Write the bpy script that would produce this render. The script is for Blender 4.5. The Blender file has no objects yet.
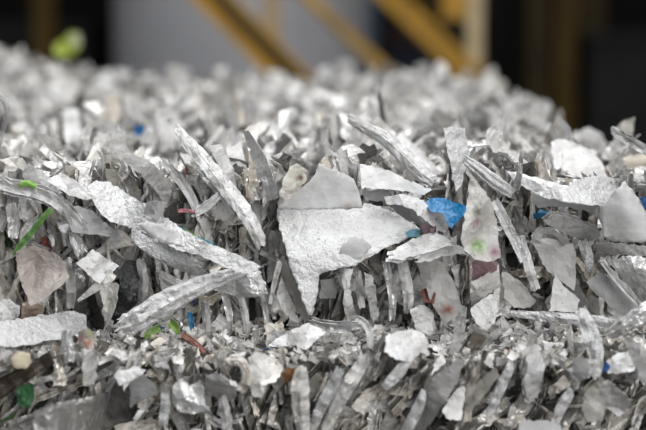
import bpy, math, random
import numpy as np
from mathutils import Vector, Matrix
from mathutils.bvhtree import BVHTree
from mathutils.geometry import delaunay_2d_cdt
from mathutils import noise as mnoise

rng = np.random.default_rng(11)
R = math.radians
C = bpy.context.scene.collection
sc = bpy.context.scene

# ------------------------------------------------------------------ camera
CAMZ, FPX, PITCH = 1.163, 85 / 36 * 646, R(7.95)
cam = bpy.data.cameras.new('camera'); camo = bpy.data.objects.new('camera', cam); C.objects.link(camo)
cam.lens = 85; cam.sensor_width = 36
camo.location = (0, 0, CAMZ); camo.rotation_euler = (math.pi / 2 - PITCH, 0, 0)
cam.dof.use_dof = True; cam.dof.focus_distance = 1.385; cam.dof.aperture_fstop = 3.2
cam.clip_start = 0.05
sc.camera = camo
cp, sp = math.cos(PITCH), math.sin(PITCH)

def at(x, y, D):
    """the place seen at photograph position x, y that lies D metres ahead"""
    a = (x - 323) / FPX; b = (215 - y) / FPX
    d = np.array([a, cp + b * sp, -sp + b * cp])
    return np.array([0, 0, CAMZ]) + d * (D / d[1])

def proj(P):
    P = np.asarray(P, float); q = P - np.array([0, 0, CAMZ])
    z = q[..., 1] * cp - q[..., 2] * sp; u = q[..., 1] * sp + q[..., 2] * cp
    return 323 + FPX * q[..., 0] / z, 215 - FPX * u / z

# ------------------------------------------------------------------ materials
def new_mat(name):
    m = bpy.data.materials.new(name); m.use_nodes = True
    nt = m.node_tree; b = nt.nodes['Principled BSDF']
    return m, nt, b

def sheet_material(name, rough, metal, bump, wr_scale, stain=0.25, spec=0.5, alpha=None, fine=0.3, fleck=(.28, .36)):
    m, nt, b = new_mat(name); N = nt.nodes.new; L = nt.links.new
    att = N('ShaderNodeAttribute'); att.attribute_name = 'tint'
    geo = N('ShaderNodeNewGeometry')
    n1 = N('ShaderNodeTexNoise'); n1.inputs['Scale'].default_value = 38; n1.inputs['Detail'].default_value = 5
    n1.inputs['Roughness'].default_value = 0.65
    L(geo.outputs['Position'], n1.inputs['Vector'])
    rp = N('ShaderNodeValToRGB'); rp.color_ramp.elements[0].position = 0.3; rp.color_ramp.elements[1].position = 0.62
    rp.color_ramp.elements[0].color = (1 - stain, 1 - stain * 1.08, 1 - stain * 1.2, 1); rp.color_ramp.elements[1].color = (1, 1, 1, 1)
    L(n1.outputs['Fac'], rp.inputs['Fac'])
    mx = N('ShaderNodeMix'); mx.data_type = 'RGBA'; mx.blend_type = 'MULTIPLY'; mx.inputs['Factor'].default_value = 1
    L(att.outputs['Color'], mx.inputs['A']); L(rp.outputs['Color'], mx.inputs['B'])
    # small dirt flecks
    n3 = N('ShaderNodeTexNoise'); n3.inputs['Scale'].default_value = 260; n3.inputs['Detail'].default_value = 3
    L(geo.outputs['Position'], n3.inputs['Vector'])
    r3 = N('ShaderNodeValToRGB'); r3.color_ramp.elements[0].position = fleck[0]; r3.color_ramp.elements[1].position = fleck[1]
    r3.color_ramp.elements[0].color = (0.55, 0.5, 0.45, 1)
    L(n3.outputs['Fac'], r3.inputs['Fac'])
    m3 = N('ShaderNodeMix'); m3.data_type = 'RGBA'; m3.blend_type = 'MULTIPLY'; m3.inputs['Factor'].default_value = 1
    L(mx.outputs['Result'], m3.inputs['A']); L(r3.outputs['Color'], m3.inputs['B'])
    L(m3.outputs['Result'], b.inputs['Base Color'])
    v = N('ShaderNodeTexVoronoi'); v.feature = 'DISTANCE_TO_EDGE'; v.inputs['Scale'].default_value = wr_scale
    n2 = N('ShaderNodeTexNoise'); n2.inputs['Scale'].default_value = wr_scale * 1.3; n2.inputs['Detail'].default_value = 4
    L(geo.outputs['Position'], n2.inputs['Vector'])
    vm = N('ShaderNodeVectorMath'); vm.operation = 'SCALE'; vm.inputs['Scale'].default_value = 0.014
    L(n2.outputs['Color'], vm.inputs[0])
    va = N('ShaderNodeVectorMath'); va.operation = 'ADD'; L(geo.outputs['Position'], va.inputs[0]); L(vm.outputs[0], va.inputs[1])
    L(va.outputs[0], v.inputs['Vector'])
    ad = N('ShaderNodeMath'); ad.operation = 'MULTIPLY_ADD'; ad.inputs[1].default_value = fine
    L(n2.outputs['Fac'], ad.inputs[0]); L(v.outputs['Distance'], ad.inputs[2])
    bp = N('ShaderNodeBump'); bp.inputs['Strength'].default_value = bump; bp.inputs['Distance'].default_value = 0.006
    L(ad.outputs[0], bp.inputs['Height']); L(bp.outputs['Normal'], b.inputs['Normal'])
    b.inputs['Roughness'].default_value = rough; b.inputs['Metallic'].default_value = metal
    b.inputs['Specular IOR Level'].default_value = spec
    if alpha is not None:
        b.inputs['Alpha'].default_value = alpha
    return m

PAPER = sheet_material('white_coated_paper', 0.46, 0.08, 0.55, 62, fine=.7, stain=.30)
FOIL = sheet_material('silver_laminate', 0.34, 0.45, 0.55, 70, stain=0.2, fine=.6)
FILM = sheet_material('clear_plastic_film', 0.3, 0.0, 0.5, 90, stain=0.3, alpha=0.45)
PLASTIC = sheet_material('coloured_plastic', 0.38, 0.0, 0.35, 80, stain=0.15)
MATTE = sheet_material('matte_grey_paper', 0.72, 0.0, 0.16, 70, stain=0.16, spec=0.3, fine=1.2, fleck=(.17, .24))
CREASED = sheet_material('crinkled_white_foil', 0.42, 0.12, 0.55, 130, stain=0.12, fine=1.6)
MATS = [PAPER, FOIL, FILM, PLASTIC, MATTE, CREASED]

def plain(name, col, rough=0.6, metal=0.0, nscale=6, var=0.25, bump=0.0):
    m, nt, b = new_mat(name); b.inputs['Specular IOR Level'].default_value = .12 if max(col) < .07 else .4; N = nt.nodes.new; L = nt.links.new
    g = N('ShaderNodeNewGeometry'); n = N('ShaderNodeTexNoise'); n.inputs['Scale'].default_value = nscale; n.inputs['Detail'].default_value = 5
    L(g.outputs['Position'], n.inputs['Vector'])
    r = N('ShaderNodeValToRGB'); r.color_ramp.elements[0].color = tuple(c * (1 - var) for c in col) + (1,)
    r.color_ramp.elements[1].color = tuple(min(1, c * (1 + var)) for c in col) + (1,)
    r.color_ramp.elements[0].position = 0.3; r.color_ramp.elements[1].position = 0.7
    L(n.outputs['Fac'], r.inputs['Fac']); L(r.outputs['Color'], b.inputs['Base Color'])
    b.inputs['Roughness'].default_value = rough; b.inputs['Metallic'].default_value = metal
    if bump:
        bb = N('ShaderNodeBump'); bb.inputs['Strength'].default_value = bump; bb.inputs['Distance'].default_value = 0.02
        L(n.outputs['Fac'], bb.inputs['Height']); L(bb.outputs['Normal'], b.inputs['Normal'])
    return m

# ------------------------------------------------------------------ mesh helpers
def link_mesh(name, V, F, mat, tint=None, parent=None, smooth=False, origin=None):
    V = np.asarray(V, float)
    o0 = V.mean(0) if origin is None else np.asarray(origin, float)
    if parent is not None: o0 = np.array(parent['_o'])
    me = bpy.data.meshes.new(name)
    me.from_pydata((V - o0).tolist(), [], F if isinstance(F, list) else F.tolist())
    mats = mat if isinstance(mat, list) else [mat]
    for m in mats: me.materials.append(m)
    if tint is not None:
        a = me.color_attributes.new('tint', 'FLOAT_COLOR', 'POINT')
        t = np.ones((len(V), 4)); t[:, :3] = tint
        a.data.foreach_set('color', t.ravel())
    if smooth: me.polygons.foreach_set('use_smooth', [True] * len(me.polygons))
    o = bpy.data.objects.new(name, me); C.objects.link(o)
    if parent is None: o.location = o0
    else: o.parent = parent
    o['_o'] = o0.tolist()
    return o

def tag(o, label=None, cat=None, group=None, kind=None):
    if label: o['label'] = label
    if cat: o['category'] = cat
    if group: o['group'] = group
    if kind: o['kind'] = kind
    return o

def empty(name, loc, **k):
    o = bpy.data.objects.new(name, None); C.objects.link(o); o.location = loc; o.empty_display_size = 0.05
    o['_o'] = list(loc); tag(o, **k); return o

def normals(V, F):
    N = np.zeros_like(V)
    for q in F:
        a, b, c = V[q[0]], V[q[1]], V[q[2]]
        n = np.cross(b - a, c - a); N[list(q)] += n
    l = np.linalg.norm(N, axis=1, keepdims=True); l[l == 0] = 1
    return N / l

def boundary(F):
    e = {}
    for q in F:
        k = len(q)
        for i in range(k):
            a, b = q[i], q[(i + 1) % k]
            e[(a, b)] = 1
    return [(a, b) for (a, b) in e if (b, a) not in e]

def shell(V, F, t):
    """give a sheet a real thickness"""
    F = [tuple(int(i) for i in q) for q in F]
    N = normals(V, F); n = len(V)
    V2 = np.vstack([V + N * t / 2, V - N * t / 2])
    G = list(F) + [tuple(i + n for i in reversed(q)) for q in F]
    for a, b in boundary(F): G.append((b, a, a + n, b + n))
    return V2, G

def crease_field(P, k, slope, r):
    """height of a crumpled sheet: sum of straight folds; P is (n,2) in metres"""
    h = np.zeros(len(P)); lo, hi = P.min(0), P.max(0)
    for _ in range(k):
        c = lo + (hi - lo) * r.random(2); a = r.random() * math.pi
        d = (P - c) @ np.array([math.cos(a), math.sin(a)])
        h += (np.abs(d) if r.random() < .6 else np.maximum(d, 0)) * slope * r.normal()
    return h - h.mean()

# ------------------------------------------------------------------ hand-placed pieces, outline from the photo, own depth
HEROES = []      # dict(V,F,mat,tint,name,label,cat,group,parts)
def g(v, warm=0.0): return (v * (1 + warm * .6), v, v * (1 - warm))
def lin(s, warm=0.0):
    """albedo from an 8-bit grey"""
    return g(((s / 255) ** 2.2), warm)

def sheet(poly, D, tx=0.0, ty=0.0, mat=PAPER, col=lin(215), k=5, slope=0.22, t=0.0004, step=4.5, curl=None, seed=0,
          jag=0.7, layers=1, gap=0.0016, spots=None, hole=None):
    """poly in photograph positions; D metres ahead; tx, ty = metres of extra depth per 100 across / down"""
    r = np.random.default_rng(seed + int(abs(poly[0][0] * 7 + poly[0][1] * 13)) % 9999)
    P = np.array(poly, float); c = P.mean(0); out = []
    for i in range(len(P)):
        a, b = P[i], P[(i + 1) % len(P)]; n = max(1, int(np.linalg.norm(b - a) / 3.2))
        for j in range(n):
            q = a + (b - a) * j / n
            lo_ = mnoise.noise_vector(Vector((q[0] * .13, q[1] * .13, seed + 5))); e_ = np.array([lo_.x, lo_.y]) * 1.5 * min(1, j, n - j)
            out.append(q + e_ * jag + (r.normal(size=2) * jag * 0.75 if j else 0))
    O = np.array(out); st = step; I = []
    lo, hi = P.min(0), P.max(0)
    def inside(q, poly_):
        x, y = q; s = False; n = len(poly_); j = n - 1
        for i in range(n):
            xi, yi = poly_[i]; xj, yj = poly_[j]
            if (yi > y) != (yj > y) and x < (xj - xi) * (y - yi) / (yj - yi) + xi: s = not s
            j = i
        return s
    for yy in np.arange(lo[1], hi[1], st):
        for xx in np.arange(lo[0], hi[0], st):
            q = np.array([xx, yy]) + r.normal(size=2) * .25 * st
            if inside(q, O) and np.min(np.hypot(*(O - q).T)) > 1.4: I.append(q)
    hl = []
    if hole:
        hx, hy, hr = hole; hl = [np.array([hx + hr * math.cos(a), hy + hr * math.sin(a)]) for a in np.linspace(0, 2 * math.pi, 12, endpoint=False)]
        I = [q for q in I if np.hypot(q[0] - hx, q[1] - hy) > hr * 1.3]
    pts = list(O) + hl + I; n0 = len(O)
    vs, es, fs, *_ = delaunay_2d_cdt([Vector(p) for p in pts], [(i, (i + 1) % n0) for i in range(n0)] , [list(range(n0))], 1, 1e-5)
    A = np.array([list(v) for v in vs]); fs = [tuple(f) for f in fs]
    if hole: fs = [f for f in fs if np.hypot(*(A[list(f)].mean(0) - np.array(hole[:2]))) > hole[2] * .9]
    pm = A * (D / FPX)
    h = crease_field(pm, k + 3, slope * 1.7, r)
    h += np.array([mnoise.noise(Vector((p[0] * 90 + seed, p[1] * 90, seed))) + .45 * abs(mnoise.noise(Vector((p[0] * 260, p[1] * 260, seed)))) for p in pm]) * 0.0022
    d = D + (A[:, 0] - c[0]) * tx / 100 + (A[:, 1] - c[1]) * ty / 100 + h
    if curl:                      # (centre x, centre y, angle, radius, depth): rolls the edge
        cx, cy, ang, rad, amt = curl
        s = ((A[:, 0] - cx) * math.cos(ang) + (A[:, 1] - cy) * math.sin(ang)) / rad
        d += amt * np.maximum(s, 0) ** 2
    V = np.array([at(p[0], p[1], q) for p, q in zip(A, d)])
    tint = np.tile(np.array(col), (len(V), 1))
    if spots:
        for (sx, sy, sr, sc_) in spots:
            w = np.clip(1.4 - np.hypot(A[:, 0] - sx, A[:, 1] - sy) / sr, 0, 1)[:, None]
            tint = tint * (1 - w) + np.array(sc_) * w
    Vs, Fs, Ts = [], [], []; off = 0
    for l in range(layers):
        W = V + np.array([gap * .5 * r.normal(), gap * 1.3, gap * (1.5 if l % 2 else -1.2)]) * (1 if l < 2 else l / 1.5)*(l > 0) + (np.random.default_rng(l).normal(size=(len(V), 3)) * 0.0002 if l else 0)
        a, b = shell(W, fs, t)
        Vs.append(a); Fs += [tuple(i + off for i in q) for q in b]; Ts.append(np.vstack([tint, tint])); off += len(a)
    return dict(V=np.vstack(Vs), F=Fs, mat=mat, tint=np.vstack(Ts))

def strip(line, mat=PAPER, col=lin(215), prof='flat', depth=0.5, t=0.0005, nw=7, layers=1, gap=0.0018, crumple=0.0012, seed=0, tilt=0.0, ends=0.3):
    """line = [(x, y, width, D)...] in photograph positions; prof flat / gutter / tube / ridge; tilt = depth slope across (m per 100)"""
    r = np.random.default_rng(seed + int(line[0][0] * 3 + line[0][1]))
    Lp = np.array(line, float)
    seg = np.hypot(*np.diff(Lp[:, :2], axis=0).T); s = np.concatenate([[0], np.cumsum(seg)])
    n = max(6, int(s[-1] / 4.5)); ss = np.linspace(0, s[-1], n)
    def sm(k):
        y = np.interp(ss, s, Lp[:, k])
        for _ in range(2): y[1:-1] = (y[:-2] + 2 * y[1:-1] + y[2:]) / 4
        return y
    X, Y, Wd, D = (sm(k) for k in range(4))
    Wd = Wd * (1 + .05 * r.normal(size=n))
    T = np.stack([np.gradient(X), np.gradient(Y)], 1); T /= np.linalg.norm(T, axis=1, keepdims=True)
    Nn = np.stack([-T[:, 1], T[:, 0]], 1)
    u = np.linspace(-1, 1, nw)
    crn = np.cumsum(r.normal(size=n)) * 0.25
    V = np.zeros((n, nw, 3))
    for i in range(n):
        for j in range(nw):
            w = u[j] * Wd[i] / 2
            ex = 0
            if i in (0, n - 1): ex = r.normal() * ends * 3
            px, py = X[i] + Nn[i, 0] * w + T[i, 0] * ex, Y[i] + Nn[i, 1] * w + T[i, 1] * ex
            hw = Wd[i] / 2 * D[i] / FPX
            if prof == 'tube': dz = -hw * math.sqrt(max(0, 1 - u[j] ** 2)) * depth * (1 + .35 * math.cos(u[j] * 7 + crn[i]))
            elif prof == 'gutter': dz = hw * (1 - abs(u[j])) * depth
            elif prof == 'ridge': dz = -hw * (1 - abs(u[j])) * depth
            else: dz = 0
            p3 = Vector((px * .012, py * .012, seed * 1.7 + D[i]))
            dz += (mnoise.noise(p3 * 9) * 1.4 + abs(mnoise.noise(p3 * 22)) * .9) * crumple * 2 + w * tilt / 100
            V[i, j] = at(px, py, D[i] + dz)
    V = V.reshape(-1, 3)
    F = [(i * nw + j, i * nw + j + 1, (i + 1) * nw + j + 1, (i + 1) * nw + j) for i in range(n - 1) for j in range(nw - 1)]
    Vs, Fs = [], []; off = 0
    for l in range(layers):
        a, b = shell(V + np.array([0.0, gap * 1.0, gap * (1.3 if l % 2 else -1.3)]) * (l > 0) + (np.random.default_rng(l).normal(size=V.shape) * .0003 if l else 0), F, t)
        Vs.append(a); Fs += [tuple(i + off for i in q) for q in b]; off += len(a)
    V = np.vstack(Vs)
    return dict(V=V, F=Fs, mat=mat, tint=np.tile(np.array(col), (len(V), 1)))

def hero(name, label, cat, geom, parts=(), smooth=False, group=None):
    geom.update(name=name, label=label, cat=cat, parts=list(parts), smooth=smooth, group=group); HEROES.append(geom); return geom

def S8(r_, g_, b_): return tuple((c / 255) ** 2.2 for c in (r_, g_, b_))
W1, W2, W3, G1, G2, G3, G4, DK = lin(225), lin(212), lin(198), lin(186), lin(180), lin(155), lin(125), lin(60)
PS, PT, PF = 'paper_scrap', 'paper_strip', 'plastic_film'

# ---- the big torn sheet in the middle
lower = sheet([(277,209),(360,208),(364,203),(380,206),(398,214),(421,229),(419,232),(405,240),(388,247),(372,256),(352,266),(334,270),(319,275),(317,296),(312,316),(307,312),(300,291),(292,272),(286,250),(279,230)],
  1.355, tx=-.012, ty=-.030, mat=CREASED, col=W1, k=7, slope=.10, step=3.6, seed=1)
flap = sheet([(277,209),(282,201),(295,192),(304,186),(314,176),(319,163),(329,168),(343,173),(354,179),(359,192),(363,208),(350,209),(330,209),(300,210)],
  1.358, ty=-.010, mat=MATTE, col=lin(208), k=2, slope=.04, step=4, seed=2, spots=[(350,209,2.4,S8(120,70,45))])
flap.update(pname='folded_flap', label='matte grey folded-back flap', smooth=True)
curled = sheet([(333,270),(337,257),(344,245),(350,238),(356,236),(363,238),(372,247),(362,258),(350,266)], 1.342, ty=-.012, mat=MATTE, col=lin(196), k=0, slope=.04, step=4, seed=3)
curled.update(pname='curled_edge', label='grey curled lower edge', smooth=True)
hero('torn_sheet', 'big torn white crinkled sheet with grey folded flap in the middle', 'torn sheet', lower, [flap, curled], smooth=True)
hero('plastic_film', 'yellowish crumpled clear film with a brown fleck left of the big torn sheet', 'plastic film',
  sheet([(278,206),(279,192),(284,178),(290,166),(297,163),(305,170),(307,180),(300,188),(292,195),(284,203)], 1.352, ty=-.03, mat=FILM, col=S8(236,232,222), k=8, slope=.35, step=3, spots=[(300,178,3,S8(110,50,30))]))
hero(PT, 'translucent grey pointed spire rising left of the big torn sheet', 'paper strip', strip([(246,131,6,1.40),(251,143,10,1.395),(260,160,14,1.38),(267,178,13,1.37),(274,199,9,1.365)], FOIL, lin(205), 'gutter', .35, tilt=.1, seed=4))
hero(PT, 'thin pale upright stick blurred behind the big torn sheet', 'paper strip', strip([(317,107,5,1.62),(314,125,6,1.61),(311,145,7,1.6),(308,165,7,1.58)], FILM, W2, 'gutter', .5, seed=5))
# ---- strips sweeping down from the upper left
hero(PT, 'long white strip with dark edge sweeping down from the upper left centre', 'paper strip',
  strip([(176,131,8,1.43),(185,142,11,1.42),(198,155,12,1.41),(212,172,13,1.39),(226,189,14,1.38),(241,208,14,1.37),(252,225,12,1.36),(262,246,11,1.36)], PAPER, W1, 'ridge', .35, layers=2, gap=.0022, ends=.8, seed=6))
hero(PT, 'narrow grey strip just under the long white swept strip', 'paper strip',
  strip([(196,166,6,1.42),(210,182,7,1.40),(224,198,7,1.39),(233,214,5,1.385)], FOIL, W2, 'gutter', .5, seed=7))
hero(PT, 'dark-edged grey strip slanting down in the left centre', 'paper strip',
  strip([(163,163,5,1.43),(174,174,8,1.42),(187,190,9,1.41),(196,209,7,1.40)], PAPER, G1, 'gutter', .6, layers=2, seed=8))
hero(PT, 'short pale strip rising to the right below the swept strip', 'paper strip',
  strip([(196,214,6,1.375),(206,208,7,1.375),(214,202,6,1.38),(221,194,4,1.385)], PAPER, W2, 'gutter', .9, layers=2, seed=9))
hero(PS, 'wide pale leaf-shaped sheet above the long white slab', 'paper scrap',
  sheet([(121,159),(130,157),(148,163),(163,176),(172,192),(187,220),(178,226),(166,208),(155,190),(142,176)], 1.40, ty=.0, tx=.02, mat=PAPER, col=W1, k=5, slope=.25, layers=2, seed=10))
hero(PS, 'long white slab lying across the left of the upper bale', 'paper slab',
  sheet([(88,193),(97,186),(112,188),(132,202),(152,212),(171,226),(191,239),(214,251),(236,259),(262,272),(256,277),(236,272),(214,262),(196,254),(176,250),(150,236),(132,228),(110,222),(97,208)], 1.345, tx=.01, ty=-.045, mat=CREASED, col=W1, k=9, slope=.20, layers=2, gap=.003, step=4, seed=11))
hero(PS, 'grey lens-shaped sheet tucked along the long white slab', 'paper scrap',
  sheet([(134,223),(150,222),(168,227),(184,236),(198,245),(186,249),(168,243),(150,235)], 1.337, ty=-.02, mat=MATTE, col=lin(205), k=2, slope=.1, seed=12), smooth=True)
hero(PS, 'layered white sheet hanging below the long white slab', 'paper scrap',
  sheet([(132,228),(142,236),(158,246),(176,254),(196,262),(205,270),(196,274),(178,268),(158,259),(140,248),(132,240)], 1.348, ty=.02, mat=CREASED, col=W2, k=5, slope=.25, layers=3, gap=.002, seed=13))
hero(PT, 'thin dark-edged layered strip running in from the left edge', 'paper strip',
  strip([(-14,181,10,1.375),(14,188,11,1.37),(38,193,11,1.365),(54,200,12,1.36),(68,213,12,1.36),(84,230,9,1.36)], PAPER, W2, 'gutter', .5, layers=3, gap=.0024, seed=14))
hero(PS, 'white pointed sheet above the layered strip at left', 'paper scrap',
  sheet([(46,180),(54,176),(64,174),(76,181),(90,191),(97,198),(86,200),(72,196),(58,189)], 1.355, ty=-.06, mat=PAPER, col=W1, k=3, slope=.2, seed=15))
hero(PS, 'pale sheet standing in front of the blurred top at far left', 'paper scrap',
  sheet([(22,176),(30,168),(40,172),(50,180),(62,196),(54,199),(40,190),(28,188)], 1.385, ty=-.02, mat=PAPER, col=W2, k=4, slope=.3, layers=2, seed=16))
hero(PT, 'curled transparent tip at the far left edge', 'paper strip', strip([(-2,96,4,1.32),(6,102,5,1.32),(8,112,6,1.32),(4,126,5,1.33),(0,142,4,1.33),(-4,160,4,1.34)], FILM, W2, 'tube', .8, seed=17))
hero(PS, 'grey cone of sheet under the long white slab', 'paper scrap',
  sheet([(62,208),(76,206),(92,210),(104,222),(118,232),(132,240),(120,238),(104,236),(86,234),(72,232)], 1.368, ty=.03, mat=MATTE, col=lin(170), k=3, slope=.3, seed=18))
hero(PS, 'small grey cup-shaped scrap above the long white slab', 'paper scrap',
  sheet([(146,203),(158,201),(164,203),(163,224),(152,218),(144,214)], 1.352, ty=.03, mat=MATTE, col=lin(190), k=2, slope=.35, seed=19))
# ---- rolled piece and neighbours
hero('paper_roll', 'long pale crumpled roll leaning up to the right at left centre', 'paper roll',
  strip([(120,329,20,1.325),(136,321,24,1.325),(154,310,26,1.325),(172,299,24,1.325),(190,290,20,1.33),(210,282,18,1.335),(232,274,13,1.34),(257,267,6,1.345)], CREASED, W1, 'tube', .75, nw=13, crumple=.0018, ends=1.2, seed=20))
hero(PS, 'grey folded sheet under the upper end of the pale roll', 'paper scrap',
  sheet([(214,290),(226,280),(244,274),(257,271),(266,282),(268,294),(254,297),(236,297)], 1.352, ty=.02, mat=FOIL, col=W2, k=4, slope=.3, seed=21))
hero(PS, 'small white torn piece on the upper end of the pale roll', 'paper scrap', sheet([(120,318),(128,312),(142,314),(150,306),(154,312),(140,322),(128,326)], 1.318, ty=-.05, mat=CREASED, col=W1, k=3, slope=.3, seed=22))
hero(PS, 'crumpled flat white sheet lying on the ledge at far left', 'paper scrap',
  sheet([(-12,326),(10,320),(31,317),(52,314),(71,311),(86,315),(87,330),(70,337),(48,341),(20,346),(-12,348)], 1.305, ty=-.13, mat=CREASED, col=W2, k=9, slope=.22, seed=23))
hero(PS, 'square pale tilted scrap on the left face', 'paper scrap', sheet([(76,263),(93,249),(104,257),(119,266),(108,274),(100,284),(88,275)], 1.345, tx=.02, ty=-.03, mat=PAPER, col=W1, k=2, slope=.08, seed=24))
hero(PT, 'thin pinkish tail pointing down left under the square pale scrap', 'paper strip', strip([(113,272,12,1.345),(102,283,12,1.345),(90,292,6,1.35),(78,301,3,1.355)], PAPER, lin(222,.04), 'flat', seed=25))
hero(PS, 'creased pale tongue hanging below the square pale scrap', 'paper scrap', sheet([(99,283),(110,280),(119,285),(116,305),(110,322),(104,333),(101,326),(103,308)], 1.352, mat=PAPER, col=lin(218,.03), k=4, slope=.25, seed=26))
hero('plastic_scrap', 'black scrap left of the creased pale tongue', 'plastic scrap', sheet([(89,293),(95,291),(97,305),(104,318),(103,330),(90,332),(85,322),(87,306)], 1.357, mat=PLASTIC, col=S8(34,34,33), k=3, slope=.2, seed=27))
hero('plastic_scrap', 'large black scrap right of the creased pale tongue', 'plastic scrap', sheet([(118,270),(127,260),(139,262),(140,285),(136,306),(126,318),(113,325),(115,304),(119,288)], 1.362, mat=PLASTIC, col=S8(32,32,32), k=3, slope=.2, seed=28))
hero(PF, 'pinkish beige translucent film on the left face', 'plastic film', sheet([(16,252),(34,246),(56,254),(66,262),(70,277),(56,290),(44,300),(30,306),(24,290),(18,272)], 1.352, ty=-.03, mat=FILM, col=S8(226,216,210), k=7, slope=.25, seed=29))
hero(PS, 'dull beige sheet below the pinkish film', 'paper scrap', sheet([(22,303),(36,300),(44,308),(43,320),(30,322),(20,318)], 1.356, mat=PAPER, col=S8(186,168,155), k=3, slope=.2, seed=30))
hero(PS, 'pale grey scrap at the far left edge above the flat white sheet', 'paper scrap', sheet([(-10,300),(10,299),(20,306),(19,316),(6,322),(-10,324)], 1.35, mat=PAPER, col=W2, k=4, slope=.2, seed=31))
hero('plastic_strand', 'bright green frayed strand on the left face', 'plastic strand', strip([(51,209,5,1.338),(42,219,6,1.338),(32,232,6,1.338),(22,243,6,1.34),(13,255,4,1.343)], PLASTIC, S8(112,150,90), 'gutter', .8, crumple=.002, seed=32))
hero('plastic_strand', 'light green bit peeking above the layered strip at left', 'plastic strand', strip([(20,185,5,1.362),(28,182,7,1.362),(36,187,5,1.362)], PLASTIC, S8(140,190,90), 'ridge', .6, seed=33))
hero('plastic_strand', 'teal and green strand behind the long white slab', 'plastic strand', strip([(174,227,4,1.365),(186,233,6,1.365),(200,241,7,1.365),(213,247,7,1.36),(228,258,5,1.36)], PLASTIC, S8(52,125,140), 'ridge', .5, seed=34))
hero('plastic_strand', 'olive green strand along the teal and green strand', 'plastic strand', strip([(184,230,4,1.36),(194,237,5,1.358),(204,247,5,1.356),(214,256,4,1.356)], PLASTIC, S8(110,140,80), 'ridge', .5, seed=35))
hero('plastic_strand', 'tiny pink sliver left of the short pale strip', 'plastic strand', strip([(178,211,3,1.37),(186,210,4,1.37),(194,212,3,1.37)], PLASTIC, S8(200,135,140), 'flat', seed=36))
hero('plastic_strand', 'small blue sliver in the face below the pale roll', 'plastic strand', strip([(189,312,4,1.36),(191,320,6,1.36),(192,329,4,1.355)], PLASTIC, S8(40,110,150), 'gutter', seed=37))
hero('plastic_strand', 'green bit under the lower end of the pale roll', 'plastic strand', strip([(144,338,5,1.335),(152,331,9,1.34),(160,328,7,1.345)], PLASTIC, S8(130,160,95), 'gutter', seed=38))
hero('plastic_strand', 'second green bit right of the lower end of the pale roll', 'plastic strand', strip([(170,322,8,1.35),(176,327,8,1.345),(178,334,4,1.34)], PLASTIC, S8(125,155,80), 'gutter', seed=39))
hero('paper_twist', 'red brown twist of scraps on the ledge below the roll', 'paper twist', strip([(182,334,5,1.335),(190,341,7,1.325),(198,345,8,1.315),(204,352,6,1.305)], PLASTIC, S8(150,105,92), 'ridge', .9, crumple=.004, seed=40))
# ---- face below the sheet
hero(PT, 'brownish grey diagonal strip left of the tail of the big torn sheet', 'paper strip', strip([(280,258,8,1.35),(288,278,10,1.35),(297,298,10,1.352),(307,320,6,1.355)], MATTE, lin(160,.06), 'flat', tilt=.1, seed=41))
hero(PT, 'slim white sliver beside the brownish grey diagonal strip', 'paper strip', strip([(280,262,6,1.348),(275,280,5,1.35),(270,304,3,1.355)], PAPER, W1, 'gutter', .5, seed=42))
hero(PS, 'pale triangular sheet under the brownish grey diagonal strip', 'paper scrap', sheet([(281,272),(286,286),(293,304),(299,323),(290,320),(282,310),(277,296)], 1.358, mat=PAPER, col=W1, k=3, slope=.15, seed=43))
hero(PS, 'small dark grey square scrap right of the sheet tail', 'paper scrap', sheet([(320,280),(337,278),(336,298),(320,299)], 1.37, mat=MATTE, col=lin(158), k=1, slope=.1, seed=44))
hero(PS, 'tall pale creased piece hanging right of the dark square scrap', 'paper scrap', sheet([(341,268),(353,269),(349,288),(353,304),(357,317),(347,321),(343,304),(344,290),(338,280)], 1.362, mat=PAPER, col=W1, k=4, slope=.3, seed=45))
hero(PS, 'pale hanging piece below the right tip of the big torn sheet', 'paper scrap', sheet([(364,272),(372,275),(376,290),(379,316),(373,324),(369,306),(365,290)], 1.366, mat=PAPER, col=W1, k=3, slope=.3, seed=46))
hero(PS, 'flat pale sheet lying on the ledge below the sheet tail', 'paper scrap', sheet([(268,346),(280,337),(296,328),(309,323),(326,332),(318,339),(306,350),(292,345),(280,347)], 1.305, tx=.0, ty=-.12, mat=PAPER, col=W1, k=5, slope=.22, seed=47))
hero(PT, 'grey blade with dark underside lying below the sheet tail', 'paper strip', strip([(311,322,5,1.325),(326,328,9,1.315),(342,329,10,1.31),(362,326,4,1.31)], FOIL, W3, 'gutter', .7, layers=2, seed=48))
hero(PT, 'slender pale curl standing on the ledge', 'paper strip', strip([(356,318,6,1.30),(366,322,9,1.295),(371,334,7,1.29),(370,350,6,1.285)], PAPER, lin(205), 'gutter', .6, seed=49))
# ---- right of the sheet
hero(PS, 'pale lavender flat sheet right behind the folded flap', 'paper scrap', sheet([(360,164),(372,166),(388,170),(408,180),(432,190),(424,195),(406,191),(384,189),(362,189)], 1.372, tx=.01, ty=-.02, mat=MATTE, col=lin(226), k=3, slope=.12, seed=50))
hero(PS, 'grey edge-on sheet under the pale lavender sheet', 'paper scrap', sheet([(362,190),(384,190),(392,194),(384,202),(366,200)], 1.38, ty=.03, mat=MATTE, col=lin(150), k=2, slope=.2, seed=51))
hero(PS, 'white torn sheet left of the blue plastic scrap', 'paper scrap', sheet([(384,197),(402,194),(424,200),(430,210),(446,214),(449,224),(444,232),(432,226),(420,216),(404,208),(386,204)], 1.36, ty=-.03, mat=PAPER, col=W1, k=6, slope=.22, seed=52))
hero(PS, 'dark grey pointed fold left of the blue plastic scrap', 'paper scrap', sheet([(388,205),(402,205),(416,212),(423,220),(430,228),(414,222),(398,214)], 1.350, ty=.05, mat=MATTE, col=lin(135), k=2, slope=.25, seed=53))
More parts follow.
